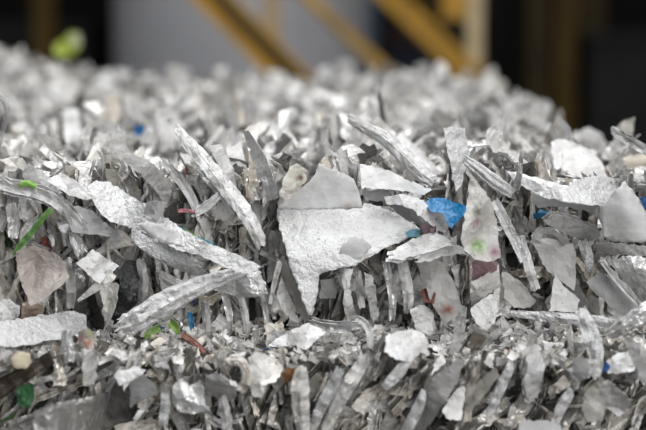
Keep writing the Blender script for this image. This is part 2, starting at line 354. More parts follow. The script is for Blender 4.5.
hero('plastic_scrap', 'bright blue plastic scrap right of centre', 'plastic scrap', sheet([(422,205),(430,198),(444,198),(456,203),(466,206),(465,215),(458,222),(452,229),(446,222),(444,214),(432,212)], 1.348, ty=-.05, mat=PLASTIC, col=S8(0,112,166), k=5, slope=.28, seed=54))
hero('plastic_scrap', 'faint blue green smear at the right tip of the big torn sheet', 'plastic scrap', sheet([(405,233),(412,229),(421,231),(419,237),(408,238)], 1.347, mat=PLASTIC, col=S8(110,160,175), k=2, slope=.2, seed=55))
hero('plastic_scrap', 'dull mauve crumple between blue scrap and big torn sheet', 'plastic scrap', sheet([(421,224),(430,220),(436,226),(434,234),(424,233)], 1.352, mat=PLASTIC, col=S8(105,85,92), k=3, slope=.4, seed=56))
hero(PS, 'curved white layered sheet below the blue plastic scrap', 'paper scrap', sheet([(388,259),(402,249),(420,240),(434,236),(446,240),(455,246),(444,247),(430,252),(414,257),(400,260)], 1.345, ty=-.08, mat=PAPER, col=W1, k=3, slope=.12, layers=3, gap=.002, seed=57))
hero(PS, 'second curved white sheet under the layered one', 'paper scrap', sheet([(414,262),(428,254),(446,249),(460,249),(470,256),(456,254),(440,257),(428,262)], 1.345, ty=-.06, mat=PAPER, col=W2, k=3, slope=.15, layers=2, gap=.002, seed=58))
bag = sheet([(470,179),(477,181),(486,192),(494,208),(497,226),(499,244),(501,258),(488,262),(474,259),(464,250),(461,240),(464,222),(467,200)], 1.338, tx=0, ty=-.02, mat=FILM, col=S8(242,240,236), k=9, slope=.3, step=3.5, seed=59, spots=[(478,246,7,S8(150,190,110)),(495,252,5,S8(190,140,165)),(476,222,4,S8(185,140,150)),(477,212,5,S8(140,140,125))])
hero('film_bag', 'clear crumpled film bag with green and pink print right of the blue scrap', 'film bag', bag)
hero(PS, 'pink stained scrap below the clear film bag', 'paper scrap', sheet([(472,262),(484,258),(498,262),(497,270),(484,278),(472,280)], 1.352, mat=PLASTIC, col=S8(185,150,158), k=4, slope=.3, seed=60))
hero(PS, 'grey translucent sheet above the white folded triangle', 'paper scrap', sheet([(471,282),(484,276),(499,264),(501,287),(486,296),(472,310),(470,296)], 1.349, mat=PAPER, col=lin(200,.03), k=3, slope=.15, seed=61))
hero(PS, 'white folded triangle hanging in the right centre face', 'paper scrap', sheet([(471,308),(484,298),(500,287),(499,304),(495,323),(486,331),(478,325),(472,316)], 1.343, ty=-.03, mat=PAPER, col=W1, k=2, slope=.1, seed=62))
hero(PS, 'tall grey creased sheet left of the white folded triangle', 'paper scrap', sheet([(418,262),(430,258),(442,262),(452,278),(460,300),(462,311),(446,324),(440,316),(430,300),(424,282)], 1.362, mat=MATTE, col=lin(185,.03), k=5, slope=.25, seed=63, spots=[(448,310,5,S8(150,100,80))]))
hero(PS, 'rust-stained pale scrap in the face below the curved sheets', 'paper scrap', sheet([(410,309),(424,305),(432,312),(436,328),(430,336),(416,332)], 1.36, ty=-.04, mat=PAPER, col=W1, k=4, slope=.2, seed=64))
hero('plastic_scrap', 'reddish crumpled bit beside the tall grey creased sheet', 'plastic scrap', sheet([(421,290),(430,287),(436,294),(434,304),(424,302)], 1.358, mat=PLASTIC, col=S8(140,92,84), k=5, slope=.4, seed=65))
# ---- upper right
hero(PT, 'dark-edged bent strip slanting down in the top right centre', 'paper strip', strip([(348,118,4,1.45),(360,125,7,1.45),(376,133,9,1.44),(392,144,11,1.43),(406,158,13,1.42),(420,172,12,1.41),(434,182,9,1.40)], PAPER, W2, 'ridge', .5, layers=3, gap=.002, seed=66))
hero(PT, 'bright blurred white strip right above the dark-edged bent strip', 'paper strip', strip([(396,136,8,1.56),(408,148,13,1.55),(422,162,15,1.54),(440,182,14,1.50)], PAPER, W1, 'flat', tilt=-.2, seed=67))
hero(PS, 'upright flat white strip with a small grey dimple', 'paper scrap', sheet([(443,128),(454,127),(465,128),(467,140),(470,154),(466,168),(462,184),(456,192),(452,172),(447,150)], 1.40, ty=-.01, mat=CREASED, col=W1, k=3, slope=.14, seed=68, spots=[(460,134,2.6,lin(120))]))
hero('paper_roll', 'ridged flattened roll leaning right from the upright flat strip', 'paper roll', strip([(463,158,7,1.375),(474,166,12,1.37),(487,176,13,1.36),(500,186,14,1.36),(513,194,10,1.365)], CREASED, W2, 'tube', .6, nw=11, seed=69))
hero(PT, 'thin dark-edged tip pointing straight up in the upper right', 'paper strip', strip([(522,151,2,1.355),(521,162,4,1.355),(520,175,5,1.355),(516,190,7,1.36)], FOIL, G1, 'gutter', .9, layers=2, seed=70))
hero(PS, 'bright white flat sheet right of the thin dark-edged tip', 'paper scrap', sheet([(506,171),(516,172),(532,177),(556,183),(574,188),(562,193),(546,194),(530,190),(514,182)], 1.362, ty=-.10, mat=PAPER, col=W1, k=3, slope=.12, seed=71))
hero(PS, 'large crumpled shiny white sheet at upper right', 'paper scrap', sheet([(530,190),(548,192),(566,188),(576,180),(588,177),(600,176),(612,178),(622,179),(617,190),(608,200),(600,206),(588,205),(566,202),(546,198)], 1.352, ty=-.07, mat=CREASED, col=W1, k=9, slope=.28, seed=72))
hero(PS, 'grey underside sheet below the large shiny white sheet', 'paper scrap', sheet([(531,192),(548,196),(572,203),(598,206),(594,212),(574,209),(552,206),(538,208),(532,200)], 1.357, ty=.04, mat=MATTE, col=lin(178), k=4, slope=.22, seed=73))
hero(PS, 'two-tone blurred sheet standing at upper right', 'paper scrap', sheet([(551,142),(558,139),(574,142),(590,150),(604,166),(608,178),(592,180),(572,176),(554,168)], 1.53, ty=-.05, mat=PAPER, col=W1, k=3, slope=.35, seed=74))
hero(PS, 'grey shell-shaped curved sheet at the right edge', 'paper shell', sheet([(625,181),(634,192),(642,206),(652,222),(656,242),(640,243),(616,242),(603,237),(600,222),(600,207),(610,196),(618,188)], 1.322, tx=.0, ty=-.02, mat=MATTE, col=lin(212), k=2, slope=.12, layers=1, seed=75, curl=(624,215,-.45,30,.05)), smooth=True)
hero(PT, 'dark grey blade spike pointing up left at the right edge', 'paper strip', strip([(612,131,5,1.47),(622,138,9,1.465),(634,145,9,1.46),(652,154,8,1.45)], FOIL, G2, 'gutter', .6, layers=2, seed=76))
hero(PT, 'blurred beige arc behind the grey shell-shaped sheet', 'paper strip', strip([(606,172,8,1.56),(618,166,12,1.56),(632,162,13,1.56),(652,160,14,1.56)], MATTE, S8(228,220,204), 'ridge', .4, seed=77), smooth=True)
hero('plastic_scrap', 'small blue bit at the right edge above the shell-shaped sheet', 'plastic scrap', sheet([(639,198),(646,196),(654,200),(654,212),(646,210)], 1.345, mat=PLASTIC, col=S8(30,80,140), k=2, slope=.2, seed=78))
hero('plastic_scrap', 'dark teal bit in a hollow below the bright white flat sheet', 'plastic scrap', sheet([(533,214),(540,209),(549,212),(544,218),(534,219)], 1.362, mat=PLASTIC, col=S8(35,110,150), k=2, slope=.2, seed=79))
hero(PS, 'curved grey sheet with white rim under the large shiny sheet', 'paper scrap', sheet([(543,221),(552,214),(566,216),(582,222),(598,228),(601,236),(590,240),(572,236),(556,230)], 1.350, ty=.0, mat=PAPER, col=lin(205), k=5, slope=.28, layers=2, seed=80))
hero(PS, 'bent grey scrap left of the curved white-rimmed sheet', 'paper scrap', sheet([(531,236),(540,226),(552,228),(566,236),(572,244),(560,247),(544,244)], 1.353, ty=-.02, mat=FOIL, col=W2, k=4, slope=.3, seed=81))
# ---- right face
hero(PS, 'square grey flat sheet in the right face', 'paper scrap', sheet([(531,237),(548,238),(572,243),(576,256),(576,276),(574,291),(560,280),(548,272),(540,258)], 1.356, mat=MATTE, col=lin(190,.02), k=2, slope=.10, seed=82))
hero(PS, 'pale curved sheet standing on the ledge below the square grey sheet', 'paper scrap', sheet([(554,273),(562,284),(572,293),(580,300),(577,312),(564,312),(549,311),(552,296),(553,284)], 1.345, ty=-.05, mat=PAPER, col=W2, k=3, slope=.15, seed=83))
hero(PS, 'broad dark grey slanted sheet in the far right face', 'paper scrap', sheet([(586,282),(600,272),(612,280),(626,292),(640,306),(632,312),(618,314),(606,302),(594,292)], 1.355, mat=MATTE, col=lin(165), k=3, slope=.12, seed=84))
hero(PS, 'broad pale grey sheet at the right edge above the slanted one', 'paper scrap', sheet([(610,262),(622,256),(640,256),(656,260),(656,308),(646,308),(632,290),(620,276)], 1.348, mat=FOIL, col=W2, k=4, slope=.12, seed=85))
hero(PT, 'narrow dark-edged strip crossing the far right face', 'paper strip', strip([(602,262,4,1.344),(614,278,5,1.343),(628,294,5,1.342),(642,308,4,1.34)], PAPER, W2, 'gutter', .8, layers=2, seed=86))
hero(PT, 'narrow pale crumpled vertical scrap in the right face', 'paper strip', strip([(582,240,9,1.36),(586,250,12,1.358),(590,262,10,1.358),(588,272,6,1.36)], CREASED, W3, 'ridge', .5, seed=87))
hero(PS, 'pale sheet tucked under the grey shell-shaped sheet', 'paper scrap', sheet([(596,243),(616,244),(640,246),(656,246),(656,256),(636,256),(620,254),(604,258)], 1.36, ty=-.06, mat=PAPER, col=W2, k=5, slope=.25, seed=88))
hero(PT, 'white elongated crumple right of the clear film bag', 'paper strip', strip([(494,200,8,1.36),(502,214,11,1.358),(508,228,10,1.358),(517,244,10,1.356),(524,262,8,1.356)], CREASED, W1, 'gutter', .6, seed=89))
hero(PT, 'pale strip hanging right of the white elongated crumple', 'paper strip', strip([(520,236,9,1.36),(524,252,10,1.36),(530,270,11,1.357),(536,290,9,1.357)], PAPER, W2, 'ridge', .5, seed=90))
hero(PS, 'grey flat sheet right of the white folded triangle', 'paper scrap', sheet([(502,272),(510,274),(524,286),(536,300),(530,308),(514,308),(504,298)], 1.362, mat=MATTE, col=lin(190,.04), k=3, slope=.15, seed=91))
hero(PT, 'long thin white sheet lying on the ledge at right', 'paper strip', strip([(508,313,5,1.33),(540,316,9,1.32),(572,319,11,1.315),(600,322,12,1.31),(620,324,7,1.305)], CREASED, W1, 'ridge', .4, ends=.6, seed=92))
hero(PT, 'upright blurred pale strip standing on the ledge at right', 'paper strip', strip([(580,309,12,1.27),(586,322,15,1.26),(593,340,17,1.255),(597,358,15,1.25),(594,378,12,1.25)], CREASED, W2, 'ridge', .5, crumple=.002, seed=93))
hero('paper_roll', 'shiny crumpled roll at the right edge of the ledge', 'paper roll', strip([(607,336,9,1.30),(620,328,15,1.295),(634,319,18,1.29),(654,308,20,1.29)], FOIL, W1, 'tube', .7, nw=11, seed=94))
hero(PS, 'bright foreground white blob of paper on the ledge right of centre', 'paper scrap', sheet([(386,336),(398,331),(412,329),(424,334),(430,345),(428,356),(420,352),(410,362),(396,360),(384,352)], 1.265, ty=-.08, mat=PAPER, col=W1, k=6, slope=.25, seed=95))
hero(PT, 'dull translucent strip leaning over the ledge in the right centre', 'paper strip', strip([(464,306,7,1.30),(460,324,11,1.295),(458,342,11,1.29),(452,356,8,1.28)], FILM, G1, 'gutter', .6, seed=96))
# ---- lower bale
LB = dict(crumple=.0018)
hero(PT, 'leaf-shaped pale blade standing in the lower bale', 'paper strip', strip([(302,366,8,1.25),(300,382,17,1.248),(300,400,18,1.247),(302,418,15,1.247),(304,436,12,1.247)], PAPER, lin(205,.04), 'ridge', .6, seed=97))
hero(PT, 'long leaning pale strip in the lower bale right of the leaf-shaped blade', 'paper strip', strip([(368,350,9,1.26),(362,366,12,1.255),(350,384,13,1.25),(338,404,12,1.25),(326,432,10,1.25)], PAPER, lin(205,.02), 'ridge', .5, layers=2, seed=98))
hero(PT, 'dark looped edge at the top of the long leaning pale strip', 'paper strip', strip([(362,352,5,1.255),(368,346,5,1.252),(374,352,5,1.25),(372,366,5,1.25)], FOIL, G4, 'gutter', .6, seed=99))
hero(PS, 'creamy crumpled sheet at the top left of the leaf-shaped blade', 'paper scrap', sheet([(256,362),(268,355),(280,360),(283,370),(276,382),(262,386),(254,376)], 1.262, ty=-.06, mat=PAPER, col=lin(232,.04), k=6, slope=.25, seed=100))
hero('plastic_scrap', 'rust brown stained scrap beside the leaf-shaped blade', 'plastic scrap', sheet([(281,374),(290,368),(299,366),(294,378),(286,384)], 1.256, mat=PLASTIC, col=S8(135,95,62), k=4, slope=.3, seed=101))
hero(PS, 'broad dark grey slab leaning right in the lower bale', 'paper slab', sheet([(446,368),(456,360),(464,362),(458,380),(448,398),(436,416),(424,432),(414,432),(420,410),(426,392),(434,378)], 1.25, ty=-.01, mat=MATTE, col=lin(150,.03), k=3, slope=.14, seed=102))
hero(PS, 'bright white wedge right of the broad dark grey slab', 'paper scrap', sheet([(458,388),(464,386),(465,400),(461,420),(450,420),(442,412),(448,400)], 1.243, ty=-.03, mat=PAPER, col=W1, k=3, slope=.15, seed=103))
hero(PT, 'white blade leaning right below the bright foreground blob', 'paper strip', strip([(412,357,6,1.26),(402,368,12,1.255),(394,378,12,1.255),(384,388,7,1.257)], PAPER, W2, 'ridge', .4, seed=104))
hero(PT, 'slim pale blade left of the broad dark grey slab', 'paper strip', strip([(424,390,5,1.25),(420,404,11,1.247),(412,420,12,1.247),(404,436,10,1.247)], PAPER, W3, 'flat', tilt=.1, seed=105))
hero(PS, 'small white triangle above the broad dark grey slab', 'paper scrap', sheet([(442,354),(446,362),(438,370),(430,376),(434,364)], 1.25, ty=-.05, mat=PAPER, col=W1, k=2, slope=.1, seed=106))
hero(PS, 'broad brown grey slanting sheet right of the white wedge', 'paper slab', sheet([(494,368),(500,376),(490,388),(478,402),(466,416),(464,406),(468,392),(480,380)], 1.252, mat=MATTE, col=lin(140,.09), k=4, slope=.2, seed=107))
hero(PS, 'broad grey folded sheet at bottom left', 'paper slab', sheet([(34,412),(52,404),(72,400),(94,396),(112,390),(130,384),(130,404),(118,420),(116,436),(34,436)], 1.25, ty=-.03, mat=FOIL, col=lin(172,.03), k=12, slope=.5, step=4, seed=108))
hero('plastic_scrap', 'dark green scrap at bottom left', 'plastic scrap', sheet([(16,388),(24,384),(33,385),(34,400),(30,408),(18,406)], 1.257, mat=PLASTIC, col=S8(48,92,56), k=3, slope=.2, seed=109, spots=[(23,391,3,S8(90,150,165))]))
hero(PS, 'rounded beige scrap on the ledge at far left', 'paper scrap', sheet([(9,356),(20,351),(30,353),(32,362),(26,369),(14,368)], 1.257, ty=-.04, mat=MATTE, col=S8(176,168,146), k=3, slope=.2, seed=110), smooth=True)
hero(PT, 'dark brown frayed strip rising right at far left', 'paper strip', strip([(-4,392,14,1.26),(14,380,12,1.258),(32,370,11,1.257),(50,358,7,1.257)], PLASTIC, S8(72,64,56), 'gutter', .6, layers=3, seed=111))
hero(PS, 'small bright white tag at left of the lower bale', 'paper scrap', sheet([(114,376),(119,369),(126,372),(127,381),(120,386)], 1.245, ty=-.03, mat=PAPER, col=W1, k=2, slope=.2, seed=112))
hero(PT, 'upright grey shred on the ledge left of the white tag', 'paper strip', strip([(66,330,10,1.27),(68,346,12,1.262),(70,362,10,1.258)], FOIL, G2, 'ridge', .6, seed=113))
hero('plastic_scrap', 'pinkish red and yellow printed bit on the ledge at left', 'plastic scrap', sheet([(78,332),(88,328),(96,336),(94,348),(84,350),(78,342)], 1.262, mat=PLASTIC, col=S8(188,176,170), k=5, slope=.3, seed=114, spots=[(80,340,2.5,S8(190,70,90)),(88,344,2,S8(200,110,60)),(90,334,3,S8(185,195,140))]))
hero(PS, 'pale grey upright piece below the printed bit', 'paper scrap', sheet([(84,352),(96,350),(98,364),(94,384),(84,386),(82,370)], 1.252, mat=PAPER, col=lin(200,.02), k=3, slope=.2, seed=115))
hero(PS, 'dark grey quad-shaped sheet in the lower bale at left', 'paper scrap', sheet([(130,382),(144,374),(156,386),(157,394),(144,400),(130,408)], 1.248, ty=-.01, mat=MATTE, col=lin(138), k=2, slope=.1, seed=116))
hero(PS, 'white sheet folded around the dark grey quad-shaped sheet', 'paper scrap', sheet([(122,372),(134,366),(146,370),(142,375),(130,383),(124,392)], 1.252, ty=-.06, mat=PAPER, col=W1, k=3, slope=.2, seed=117))
hero('foil_scrap', 'shiny torn star of silver foil in the lower bale', 'foil scrap', sheet([(173,386),(182,378),(190,386),(200,380),(204,392),(205,404),(212,416),(200,412),(192,414),(180,412),(172,402)], 1.246, ty=-.03, mat=FOIL, col=W1, k=9, slope=.45, seed=118))
hero('paper_knot', 'beige curled knot of paper at the edge of the lower bale', 'paper knot', strip([(224,372,8,1.262),(228,362,10,1.255),(238,358,11,1.25),(246,366,10,1.248),(248,380,11,1.247),(240,392,9,1.25)], PAPER, lin(205,.08), 'tube', .8, crumple=.003, nw=9, seed=119))
hero(PS, 'crumpled silver sheet inside the beige curled knot', 'foil scrap', sheet([(206,376),(216,372),(226,378),(238,384),(236,398),(224,402),(212,396),(204,386)], 1.252, mat=FOIL, col=W2, k=9, slope=.4, seed=120))
hero(PS, 'rounded pale crumple right of the beige curled knot', 'paper scrap', sheet([(248,358),(258,352),(268,356),(268,380),(262,398),(252,396),(250,376)], 1.25, ty=-.02, mat=PAPER, col=lin(222,.03), k=5, slope=.25, seed=121))
hero('paper_stack', 'striped folded stack of pale layers in the lower right', 'paper stack', sheet([(528,362),(540,357),(545,366),(542,382),(538,398),(526,398),(524,380)], 1.248, tx=.03, mat=PAPER, col=W2, k=3, slope=.3, layers=4, gap=.003, seed=122))
hero(PS, 'dark grey scrap right of the striped folded stack', 'paper scrap', sheet([(573,360),(582,354),(589,364),(588,378),(580,382),(572,374)], 1.247, mat=MATTE, col=lin(140), k=2, slope=.2, seed=123))
hero(PS, 'large white crumpled scrap at lower right', 'paper scrap', sheet([(598,386),(608,380),(620,390),(632,400),(628,410),(620,417),(610,410),(600,404)], 1.24, ty=-.04, mat=PAPER, col=W1, k=7, slope=.35, seed=124))
hero(PS, 'rounded brownish grey crumple left of the large white scrap', 'paper scrap', sheet([(584,394),(594,386),(602,392),(606,408),(600,420),(588,422),(582,410)], 1.244, mat=MATTE, col=lin(160,.07), k=5, slope=.3, seed=125))
hero(PS, 'speckled pale sheet on the ledge at far right', 'paper scrap', sheet([(606,362),(616,354),(628,352),(638,362),(634,371),(620,373),(608,374)], 1.262, ty=-.07, mat=PAPER, col=W1, k=3, slope=.15, seed=126, spots=[(622,360,1.5,lin(110)),(628,366,1.2,S8(150,90,100)),(616,366,1.2,lin(100))]))
hero('plastic_scrap', 'dark blue fleck beside the speckled pale sheet', 'plastic scrap', sheet([(600,365),(606,362),(611,366),(607,372),(601,371)], 1.253, mat=PLASTIC, col=S8(50,85,140), k=2, slope=.2, seed=127))
hero(PS, 'grey flat slab along the bottom edge at right', 'paper slab', sheet([(520,421),(540,420),(560,424),(566,436),(516,436)], 1.238, ty=-.06, mat=MATTE, col=lin(170), k=3, slope=.12, seed=128))
hero(PS, 'grey twisted scrap at the far right of the ledge', 'paper scrap', sheet([(628,338),(636,342),(644,358),(650,376),(644,386),(638,372),(630,356)], 1.25, mat=PAPER, col=G1, k=4, slope=.3, seed=129))
# ---- blurred top
hero('paper_tag', 'blurred white tag with a round dark hole on the bale top', 'paper tag', sheet([(157,109),(168,108),(180,114),(182,124),(176,134),(174,156),(160,160),(158,134)], 1.78, ty=-.02, mat=PAPER, col=W1, k=2, slope=.06, seed=130, hole=(169,121,3.6)))
hero('plastic_scrap', 'faint blurred blue bit left of the white tag with a hole', 'plastic scrap', sheet([(134,127),(144,125),(145,134),(135,136)], 1.80, mat=PLASTIC, col=S8(40,110,170), k=2, slope=.2, seed=131))
hero(PT, 'blurred upright white strip left of the faint blue bit', 'paper strip', strip([(70,108,14,1.85),(72,124,16,1.84),(72,142,16,1.82),(74,158,14,1.8)], PAPER, W1, 'flat', tilt=-.1, seed=132))
hero(PS, 'blurred white crumple standing at the far edge below the tank', 'paper scrap', sheet([(318,68),(328,65),(332,76),(330,92),(320,92)], 2.85, ty=-.03, mat=PAPER, col=W1, k=3, slope=.3, seed=133))
hero(PS, 'blurred white crumple standing in front of the middle yellow brace', 'paper scrap', sheet([(434,68),(440,60),(446,66),(449,80),(444,92),(434,90)], 2.8, ty=-.03, mat=PAPER, col=W1, k=3, slope=.3, seed=134))
hero(PT, 'blurred pale finger standing at the right end of the bale top', 'paper strip', strip([(549,104,7,2.25),(546,114,8,2.25),(542,124,8,2.25),(540,140,10,2.2)], PAPER, W2, 'ridge', .4, seed=135))
hero(PS, 'blurred folded scrap between pale finger and two-tone sheet', 'paper scrap', sheet([(580,132),(588,127),(602,134),(608,144),(604,152),(590,152),(580,146)], 1.8, ty=-.04, mat=PAPER, col=W2, k=3, slope=.3, seed=136))
hero('plastic_scrap', 'blurred yellow green and white bit on the far left heap', 'plastic scrap', sheet([(54,46),(62,40),(70,32),(80,34),(82,44),(76,54),(62,58),(54,52)], 3.0, ty=-.02, mat=PLASTIC, col=S8(150,165,60), k=4, slope=.4, seed=137, spots=[(76,40,6,S8(225,228,205))]))
for k_, (px, py, lab) in enumerate([(20, 66, 'blurred white crumple on the far left heap'), (108, 76, 'blurred pale upright crumple at the left foot of the tank'), (146, 84, 'blurred cream crumple at the foot of the tank')]):
    hero(PS, lab, 'paper scrap', sheet([(px-8,py+8),(px-6,py-2),(px,py-8),(px+6,py-3),(px+8,py+10),(px,py+14)], 2.9, ty=-.03, mat=PAPER, col=W1 if k_ < 2 else lin(220,.06), k=3, slope=.35, seed=138 + k_))

# ---- more squeezed pieces of the face
for lab, pts, c_, pr_ in (
  ('slim pale curved strip hanging in the face under the upper end of the roll', [(224,296,5),(228,308,7),(230,322,6),(229,336,4)], W1, 'gutter'),
  ('twin-edged pale strip left of the slim white sliver', [(239,294,5),(243,306,7),(246,320,7),(247,334,5)], W2, 'ridge'),
  ('thin bright edge hanging between roll and slim white sliver', [(262,296,3),(265,308,5),(267,322,5)], W1, 'gutter'),
  ('grey strip hanging left of the blue sliver below the roll', [(204,304,7),(207,316,9),(206,332,7)], G1, 'ridge'),
  ('pale strip hanging just left of the tall grey creased sheet', [(402,262,9),(406,280,12),(409,298,11),(408,314,8)], W1, 'ridge'),
  ('narrow light strip hanging below the curved layered sheet', [(386,264,7),(390,282,9),(393,300,8),(392,320,6)], W2, 'gutter'),
  ('short pale wedge hanging below the curled edge of the big sheet', [(358,274,5),(360,290,8),(362,308,6)], W2, 'ridge'),
  ('pale upright strip left of the square pale scrap', [(66,262,8),(70,276,11),(72,292,10),(70,308,7)], W2, 'gutter'),
  ('silvery folded strip above the square pale scrap', [(72,232,8),(76,242,12),(82,254,11)], W2, 'gutter'),
  ('pale slanting strip above the upper middle of the roll', [(160,276,6),(172,284,9),(186,288,6)], W2, 'ridge'),
  ('slim grey strip rising between the black scrap and the roll', [(140,262,7),(144,280,10),(143,300,9),(140,312,6)], G1, 'ridge'),
  ('silvery strip hanging at the far left below the layered strip', [(10,206,10),(14,220,13),(13,238,10)], W2, 'gutter')):
    hero(PT, lab, 'paper strip', strip([(x_, y_, w_, 1.366 + .004 * (i_ % 2)) for i_, (x_, y_, w_) in enumerate(pts)], FOIL if pr_ == 'gutter' else PAPER, c_, pr_, .6, layers=2, crumple=.0015, seed=150 + len(HEROES)))
for lab, pts, c_ in (
  ('long grey strip leaning right at the lower right of the leaf-shaped blade', [(340,372,8),(332,388,11),(322,406,11),(312,430,8)], G2),
  ('brownish strip leaning right beside the broad dark grey slab', [(478,372,7),(470,388,9),(466,404,8)], lin(150, .1)),
  ('pale blade leaning right at the lower left of the large white scrap', [(572,392,7),(564,404,10),(556,420,9),(550,434,7)], W3),
  ('narrow pale strip leaning right above the bottom slab', [(512,366,6),(504,382,9),(496,400,9),(488,418,6)], W3),
  ('upright pale strip right of the dark grey quad-shaped sheet', [(164,388,7),(166,404,10),(163,424,9)], G1),
  ('upright dull strip right of the shiny torn star', [(222,400,8),(226,414,11),(227,434,10)], G2)):
    hero(PT, lab, 'paper strip', strip([(x_, y_, w_, 1.250) for x_, y_, w_ in pts], PAPER, c_, 'ridge', .5, layers=2, crumple=.0015, seed=180 + len(HEROES)))


# ------------------------------------------------------------------ random scraps (real folded sheets)
GRIDS = {}
def grid(nu, nv):
    if (nu, nv) not in GRIDS:
        F = [(i * nv + j, i * nv + j + 1, (i + 1) * nv + j + 1, (i + 1) * nv + j) for i in range(nu - 1) for j in range(nv - 1)]
        U, Vv = np.meshgrid(np.linspace(-1, 1, nu), np.linspace(-1, 1, nv), indexing='ij')
        GRIDS[(nu, nv)] = (np.array(F), U.ravel(), Vv.ravel())
    return GRIDS[(nu, nv)]

def scrap(L, W, r, folds=2, curl=1.0, along=0.25):
    nu, nv = (9, 6) if L < 2.4 * W else (11, 5)
    F, U, Vv = grid(nu, nv)
    # outline: an uneven torn quadrilateral
    cx_ = np.array([-1, -1, 1, 1]) * L / 2 * r.uniform(.62, 1.1, 4); cy_ = np.array([-1, 1, 1, -1]) * W / 2 * r.uniform(.35, 1.2, 4) + r.normal() * W * .1
    if r.random() < .3:
        q_ = r.integers(2) * 2; m_ = cy_[q_:q_ + 2].mean(); cy_[q_:q_ + 2] = m_ + (cy_[q_:q_ + 2] - m_) * .15     # pointed end
    w_ = [(1 - U) * (1 - Vv) / 4, (1 - U) * (1 + Vv) / 4, (1 + U) * (1 + Vv) / 4, (1 + U) * (1 - Vv) / 4]
    x = sum(a * b for a, b in zip(w_, cx_)); y = sum(a * b for a, b in zip(w_, cy_))
    edge = (np.abs(Vv) > .99) | (np.abs(U) > .99); j_ = .02 if r.random() < .6 else .06
    x = x + edge * r.normal(size=len(x)) * W * j_; y = y + edge * r.normal(size=len(x)) * W * j_
    P = np.stack([x, y, np.zeros_like(x)], 1)
    # bend along the length
    kx = r.normal() * curl * .6 / L
    if abs(kx) > 1e-4:
        P = np.stack([np.sin(kx * x) / kx, y, (1 - np.cos(kx * x)) / kx], 1)
    ky = r.normal() * curl * (.25 if r.random() < .65 else 1.2) / W
    P[:, 2] += ky * y * y * .5
    for _ in range(folds):       # true folds: everything past a line turns about it
        a = math.pi / 2 + r.normal() * .14 if r.random() < along else (r.uniform(0, math.pi) if r.random() < .67 else r.normal() * .2)
        n = np.array([math.cos(a), math.sin(a)]); c = r.normal() * np.array([L, W]) * .16
        d = (P[:, :2] - c) @ n; th = r.choice([-1, 1]) * r.uniform(.25, 1.5)
        m = d > 0; dd = d[m]; z = P[m, 2]
        P[m, 0] += n[0] * (dd * math.cos(th) - z * math.sin(th) - dd)
        P[m, 1] += n[1] * (dd * math.cos(th) - z * math.sin(th) - dd)
        P[m, 2] = dd * math.sin(th) + z * math.cos(th)
    P += r.normal(size=P.shape) * min(W, .03) * .014
    return P - P.mean(0), F

def frame(axis, spin):
    a = np.array(axis, float); a /= np.linalg.norm(a)
    h = np.array([0, 0, 1.]) if abs(a[2]) < .9 else np.array([0, 1., 0])
    b = np.cross(h, a); b /= np.linalg.norm(b); c = np.cross(a, b)
    b2 = b * math.cos(spin) + c * math.sin(spin); c2 = np.cross(a, b2)
    return np.stack([a, b2, c2])

TOPZ, LEDGEZ = 1.0, CAMZ - .300
def topz(x, y):
    z = TOPZ + .012 * mnoise.noise(Vector((x * 4, y * 4, 3))) + .010 * mnoise.noise(Vector((x * 11, y * 11, 7)))
    z += .062 * math.exp(-((x + .66) ** 2 / .03 + (y - 3.0) ** 2 / .12))
    return z
SCR = []
PAL_TOP = [(236, .44), (216, .27), (188, .16), (150, .08), (105, .05)]
def pick(pal, r):
    v = r.random(); s = 0
    for a, p in pal:
        s += p
        if v < s: return a + r.normal() * 7
    return pal[0][0]
def colour(s, r, dirty):
    w = abs(r.normal()) * .02 + (.0 if r.random() > dirty else r.uniform(.03, .12))
    return lin(min(244, max(25, s)), w)
def add(zone, L, W, axis, spin, pos, pal, r, dirty=.1, folds=2, curl=1.0, foil=.35, fixed=None):
    if fixed: L *= .55; W *= .55
    P, F = scrap(L, W, r, folds, curl, .78 if zone in ('face', 'low') else .25)
    V = P @ frame(axis, spin) + np.array(pos)
    col = fixed or colour(pick(pal, r), r, dirty)
    m = 3 if fixed else (1 if r.random() < foil else 0)
    SCR.append(dict(V=V, F=F, col=col, m=m, zone=zone, L=L, W=W, kind=(PT if L > 2.5 * W else PS)))
    if zone in ('face', 'low') and r.random() < .38 and not fixed:      # sheets pressed together in a bundle
        n_ = frame(axis, spin)[2]; n_ = n_ * (1 if n_[1] > 0 else -1)
        sd = r.choice([-1, 1]) if abs(n_[1]) < .5 else 1
        for k_ in range(r.integers(1, 4)):
            c_ = V.mean(0); sh = n_ * sd * (k_ + 1) * r.uniform(.0012, .0026) + r.normal(size=3) * .0016
            SCR.append(dict(V=(V - c_) * r.uniform(.86, 1.08) + c_ + sh, F=F, col=colour(pick(pal, r), r, dirty), m=m, zone=zone, L=L, W=W, kind=(PT if L > 2.5 * W else PS)))

